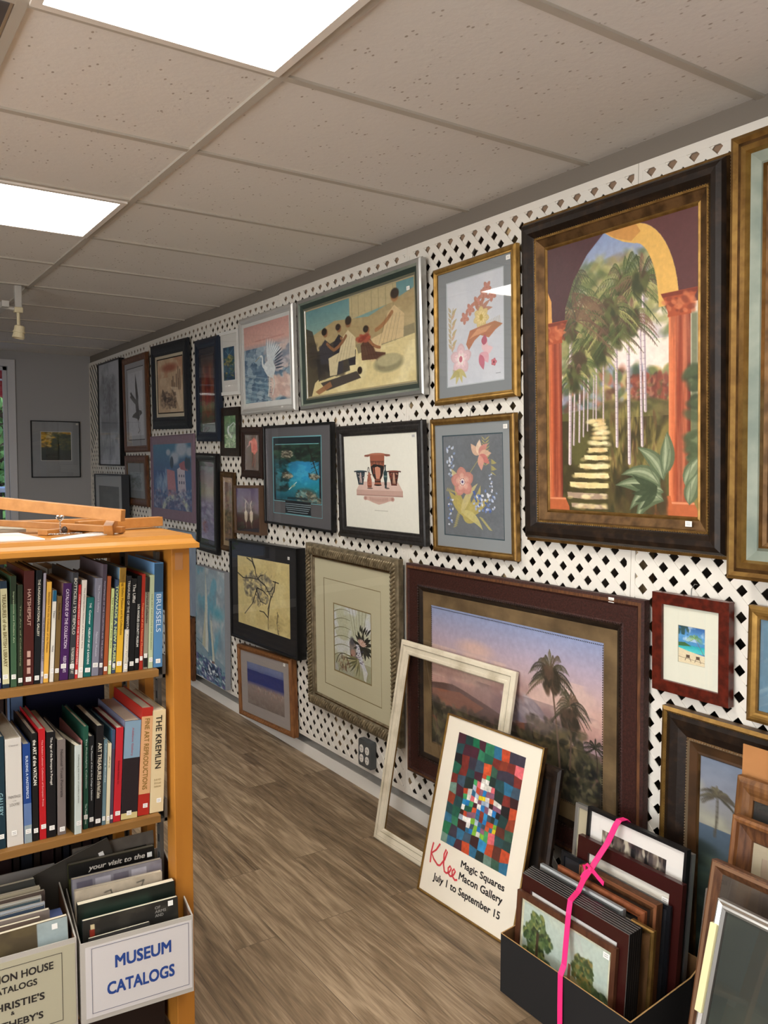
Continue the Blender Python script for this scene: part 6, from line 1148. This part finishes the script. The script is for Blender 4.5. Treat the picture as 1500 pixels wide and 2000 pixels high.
for a, c in (((.026, .022), (.268, .0232)), ((.026, .187), (.268, .1882)), ((.026, .022), (.0272, .188)), ((.2668, .022), (.268, .188))): b.box((a[0], -.0017, a[1]), (c[0], -.0011, c[1]), plain('6a6a78', .7))
obj('sign_border', b, t)
M2 = Matrix.Translation((.198, 2.062, .2012)) @ Matrix.Rotation(R(-3), 4, 'Z')
_, t = sign_box('white box with the AUCTION HOUSE CATALOGS sign, cut by the left edge', M2, .281, .30, .226, 'b3ad94')
blk = plain('2c2826', .6)
for s_, x0, zz, ww, hh in (('AUCTION HOUSE', .045, .165, .182, .019), ('CATALOGS', .085, .138, .105, .016), ("CHRISTIE'S", .078, .097, .128, .019), ('&', .131, .082, .008, .009), ("SOTHEBY'S", .078, .052, .124, .018)): lettering(s_, x0, zz, ww, hh, -.0016, blk, t, .015)
b = MB()
for a, c in (((.02, .03), (.247, .0312)), ((.02, .198), (.247, .1992)), ((.02, .03), (.0212, .199)), ((.2458, .03), (.247, .199))): b.box((a[0], -.0017, a[1]), (c[0], -.0011, c[1]), plain('3a3630', .7))
obj('sign_border', b, t)
def catalog(label, M0, x, y, w_, h_, th, c, lean=-6, roll=0, title=None, tc='d8d8d0', tz=0, tw=0, thh=.02, tx=.02, art=None, sticker=None, shear=0, edge='e8dfc8'):
    M = M0 @ Matrix.Translation((x, y, .004)) @ Matrix.Rotation(R(lean), 4, 'X') @ Matrix.Rotation(R(roll), 4, 'Y')
    t = thing('catalog', label, 'catalog', 'catalogs standing in the boxes', M); pe = mat('page_edges_'+edge, edge, .8)
    obj('pages', bbox((.001, .001, .001), (w_-.0015, th-.001, h_-.0005), pe), t)
    ck = obj('cover', MB().box((0, 0, 0), (w_, .001, h_), plain(c, .4, coat=.2)).box((0, th-.001, 0), (w_, th, h_), plain(c, .4)).box((0, 0, 0), (.001, th, h_), plain(c, .4)), t)
    if art is not None: art_plane('cover_picture', art, .001, .001, w_-.001, h_-.001, -.0004, ck, .4)
    if title:
        for i, ti in enumerate([title] if isinstance(title, str) else title): lettering(ti, tx, h_-tz-i*thh*1.35, (tw if isinstance(title, str) else thh*.95*len(ti)), thh, -.0009, plain(tc, .5), ck, .012, shear, name='cover_title')
    if sticker: obj('price_sticker', bbox((sticker[0], -.0012, sticker[1]), (sticker[0]+.013, -.0006, sticker[1]+.013), label_white), ck)
    return t
def cov(a, b_, seed, h=120):
    c = Cv(100, h, a, seed); c.mott(b_, 4, 5, seed, .7); return c
c7 = cov('23221f', '34322c', 3); c7.mott('4a463c', 6, 7, 8, .4, .55, .65); c7.rect(.08, .06, .12, .12, 'c8b890'); c7.rect(.075, .11, .125, .2, '8a2c1c')
catalog('dark catalog with OF ARMS AND lettering, front of the MUSEUM box', M1, .014, .018, .238, .240, .010, '2c3032', -4, -.5, title=['OF', 'ARMS', 'AND'], tc='8d8a84', tz=.018, tw=.032, thh=.0075, tx=.178, art=c7, sticker=(.212, .222))
catalog('low white edged booklet at the very front of the MUSEUM box', M1, .026, .008, .15, .202, .006, '3c3a38', -2, -1)
c6 = cov('101812', '1d2a22', 5); c6.rect(.02, .02, .75, .5, '1f3228', .7, .05)
catalog('thick black and green catalog with a wide white page edge in the MUSEUM box', M1, .010, .042, .244, .268, .022, '121614', -5, -.8, art=c6)
c5 = cov('b9ab95', 'a89a86', 6); c5.rect(.45, .09, .56, .16, '2a2a24'); [c5.line([(.3+.1*i, .2), (.4+.1*i, .1+.02*(i % 2)), (.45+.12*i, .16)], .006, '2a2a24') for i in range(5)]; c5.line([(.7, .05), (.78, .04), (.74, .12)], .01, '2a2a24'); c5.line([(.33, .07), (.4, .06), (.42, .12)], .01, '2a2a24')
catalog('tan catalog with black bird drawings in the MUSEUM box', M1, .000+.006, .086, .222, .283, .014, 'b9ab95', -5, .2, art=c5)
c4 = cov('8d8a90', '7a767e', 7); [c4.rect(.05+.2*i, .03+.0*i, .22+.2*i, .16, ['5f5a66', 'b4b0b8', '6a646e', 'c0bcc4', '8a8690'][i], .9) for i in range(5)]
catalog('catalog with a patchwork of grey squares in the MUSEUM box', M1, .008, .124, .232, .296, .014, '77737c', -5, -.4, art=c4)
c3 = cov('4a4a22', '3a3a1c', 8); c3.rect(0, 0, 1, .12, '141210'); c3.line([(.2, .2), (.2, .4)], .02, '1c1c10'); c3.line([(.45, .2), (.5, .16), (.6, .2)], .02, '1c1c10')
catalog('black topped catalog lettered your visit to the, in the MUSEUM box', M1, .008, .175, .226, .312, .016, '3a3a1e', -5, -.6, title='your visit to the', tc='cfc8bc', tz=.030, tw=.150, thh=.018, tx=.050, art=c3, sticker=(.206, .285), shear=.25, edge='8f897c')
c2 = cov('6a635a', '5c564e', 9); c2.rect(.62, .1, .9, .2, '14130f')
catalog('grey catalog with a black rectangle at the back of the MUSEUM box', M1, .030, .206, .216, .338, .006, '6a635a', -5, -1.5, art=c2)
catalog('dark charcoal catalog tilted to one side at the back of the MUSEUM box', M1, .010, .194, .20, .31, .005, '3a3630', -5, -17, sticker=(.165, .27))
a1 = cov('5c5038', '4a4030', 10); a1.rect(.72, 0, 1, 1, '9aa8a8')
catalog('brown and pale blue auction catalog, front of the left box', M2, .020, .012, .252, .262, .012, '5c5038', -4, -1.2, art=a1, sticker=(.215, .238))
for i, (y, x1, h_, th, c, lb) in enumerate(((.045, .200, .262, .010, '6a5a50', 'brown grey auction catalog'), (.062, .222, .268, .012, '7c7068', 'grey brown auction catalog'), (.082, .214, .270, .006, '3c4a5c', 'slate blue auction catalog'), (.094, .216, .274, .006, 'b8bcc0', 'pale silver auction catalog'), (.106, .208, .276, .006, '4a5a60', 'blue green auction catalog'),
        (.118, .212, .279, .008, 'c8c4b8', 'cream auction catalog'), (.132, .224, .283, .010, '5a4c44', 'dark brown auction catalog'), (.150, .214, .288, .012, 'a89c84', 'tan auction catalog'), (.172, .206, .300, .014, '3a3a36', 'tall charcoal auction catalog near the back'))):
    catalog('%s, number %s from the front of the left box' % (lb, ['two', 'three', 'four', 'five', 'six', 'seven', 'eight', 'nine', 'ten'][i]), M2, .012, y, x1, h_, th, c, -4, -.4+.3*(i % 2))
catalog('dark blue folder lying against the right side of the left box', M2, .232, .05, .036, .24, .08, '14204a', 0, 0, edge='5a6a9a')
# ------------------------------------------------------------------ on top of the bookcase
ez = mat('easel_beech', 'bd8446', .5, c2='a56e34', scale=4, stretch=(10, 10, 10), lo=.3, hi=.8); ZT = 1.3945
t = thing('wooden_easel', 'folded beech wood easel lying on top of the bookcase', 'easel', None, Matrix.Identity(4))
def bar(name, p, q, wd, ht, parent, M=ez):
    p, q = Vector(p), Vector(q); d = (q-p); L = d.length; d.normalize(); sd = d.cross(Vector((0, 0, 1))).normalized(); up = sd.cross(d)
    T = Matrix.Identity(4)
    for i in range(3): T[i][0], T[i][1], T[i][2], T[i][3] = d[i], sd[i], up[i], p[i]
    return obj(name, MB().box((0, -wd/2, -ht/2), (L, wd/2, ht/2), M, T), parent, bevel=.0015)
bar('top_rail', (.30, 2.42, 1.484), (.634, 2.13, 1.445), .026, .030, t)
bar('lower_rail', (.28, 2.50, 1.425), (.652, 2.19, 1.404), .024, .016, t)
bar('cross_block', (.605, 2.165, 1.405), (.632, 2.215, 1.424), .024, .028, t); bar('cross_block', (.33, 2.395, 1.436), (.36, 2.44, 1.452), .02, .03, t)
bar('leg', (.560, 2.30, 1.41), (.80, 2.33, 1.413), .028, .026, t)
bar('leg', (.46, 2.235, 1.4015), (.60, 2.34, 1.4015), .03, .013, t)
bar('leg', (.20, 2.60, 1.404), (.74, 2.56, 1.404), .028, .016, t)
o = obj('canvas_board', MB().box((.12, 2.385, ZT), (.45, 2.53, ZT+.007), mat('grey_canvas_board', 'b3aa98', .8))); tag(o, 'pale grey canvas board lying flat under the easel rails', 'board')
o = obj('paper_sheets', MB().prism([(.12, 2.10), (.44, 2.11), (.42, 2.33), (.10, 2.33)], ZT, ZT+.003, plain('dedbd6', .7)), bevel=.0); tag(o, 'stack of white papers lying at the front left of the bookcase top', 'paper')
o = obj('paper_sheets', MB().prism([(.455, 2.115), (.47, 2.09), (.655, 2.20), (.60, 2.26)], ZT, ZT+.0022, plain('e2dfda', .7))); tag(o, 'white leaflet lying diagonally on the bookcase top beside the chain', 'paper')
t = thing('heart_chain', 'silver chain with a heart shaped charm standing on the bookcase top', 'chain', None, Matrix.Translation((.497, 2.205, ZT+.0035)))
chrome = plain('c8c8c8', .2, .95); b = MB(); hp = [(.0075*math.sin(a)**3*1.2, 0, .0415+.0065*(math.cos(a)-.38*math.cos(2*a)-.15*math.cos(3*a))) for a in [i*2*math.pi/20 for i in range(20)]]
b.tube(hp, .0021, chrome, 6, True); obj('heart_charm', b, t); b = MB(); random.seed(3)
for i in range(9): ang = R(90*(i % 2)); z = .003+.0036*i; b.tube([(.0022*math.cos(a)*math.cos(ang), .0022*math.cos(a)*math.sin(ang), z+.0026*math.sin(a)) for a in [j*math.pi/4 for j in range(8)]], .0007, chrome, 5, True)
for i in range(26):
    x = -.028+.0032*i; y = .004*math.sin(i*.8); ang = i*1.1; b.tube([(x+.0026*math.cos(a), y+.0018*math.sin(a)*math.cos(ang), .0016+.0014*math.sin(a)*math.sin(ang)) for a in [j*math.pi/3 for j in range(6)]], .0007, chrome, 4, True)
obj('chain_links', b, t); obj('dark_bead', MB().ball((.012, .008, .0105), (.008, .008, .0095), plain('3a2c24', .3), 10, 8), t)
# ================================================================== OUTSIDE THE WINDOW
gr = bbox((-8, YF+.12, -.12), (9, YF+12, -.05), mat('asphalt_ground', '8d8f94', .9, c2='7a7c80', scale=3)); struct('ground', gr)
aw = MB(); red = mat('awning_red_canvas', '8c1420', .7)
for i, (z0, z1, y0, y1) in enumerate(((3.0, 2.33, YF+.2, YF+1.0),)):
    aw.face([(-3, y0, z0), (3, y0, z0), (3, y1, z1), (-3, y1, z1)], red).face([(-3, y1, z1+.003), (3, y1, z1+.003), (3, y0, z0+.003), (-3, y0, z0+.003)], red)
for i in range(60):
    x = -3+.1*i; aw.face([(x, y1, z1)]+[(x+.1*k/6, y1, z1-.11-.03*math.sin(math.pi*k/6)) for k in range(7)]+[(x+.1, y1, z1)], red)
tawn = obj('awning', aw); tag(tawn, 'red canvas awning with a scalloped valance outside the far window', 'awning')
obj('support_bar', MB().tube([(-3, YF+.42, 2.79), (3, YF+.42, 2.79)], .01, plain('b8b8b8', .4, .5)).tube([(-3, YF+.9, 2.38), (3, YF+.9, 2.38)], .01, plain('b8b8b8', .4, .5)), tawn)
leafm = mat('leaf_green', '86b366', .7, c2='4a7a3c', scale=4); rg = np.random.default_rng(5)
def foliage(name, cx, cy, cz, rx, ry, rz, n, label, cat, trunk=None):
    t = thing(name, label, cat, None, Matrix.Translation((cx, cy, 0))); b = MB()
    for i in range(n):
        d = rg.normal(size=3); d /= np.linalg.norm(d); q = rg.uniform(.6, 1); p = Vector((d[0]*rx*q, d[1]*ry*q, cz+d[2]*rz*q)); s_ = rg.uniform(.05, .1)
        u = Vector(rg.normal(size=3)).normalized(); v = u.cross(Vector(rg.normal(size=3))).normalized(); b.face([p-u*s_, p+v*s_*.6, p+u*s_, p-v*s_*.6], leafm)
    obj('foliage', b, t)
    if trunk: obj('trunk', MB().tube([(0, 0, -.05), (.05, 0, trunk*.5), (0, 0, trunk)], [.12, .09, .06], plain('4a3a2c', .9)), t)
foliage('tree', 2.3, YF+6, 2.15, 1.6, 1.2, 1.05, 4200, 'leafy green tree seen through the far window', 'tree', 2.4); foliage('tree', -1.0, YF+6.6, 2.3, 1.6, 1.2, 1.2, 2600, 'further leafy tree left of the window view', 'tree', 2.4)
foliage('hedge', 1.4, YF+3.2, .7, 2.6, .4, .75, 4200, 'clipped green hedge below the tree outside the far window', 'hedge')
bw = MB().box((-6, YF+9, 0), (8, YF+9.3, 3.2), mat('red_brick_wall', '8e4a38', .9, c2='6f3428', scale=9)); o = obj('brick_building', bw); tag(o, 'red brick building across the street outside the far window', 'building')
tb = thing('patio_table', 'tall pale blue topped table just outside the far window', 'table', None, Matrix.Translation((1.15, YF+1.4, 0)))
obj('tabletop', bbox((-.5, -.35, 1.27), (.6, .35, 1.31), plain('b8c4e0', .6)), tb)
for sx in (-.45, .4):
    for sy in (-.3, .26): obj('leg', bbox((sx, sy, -.05), (sx+.05, sy+.05, 1.27), plain('1c1c1e', .6)), tb)
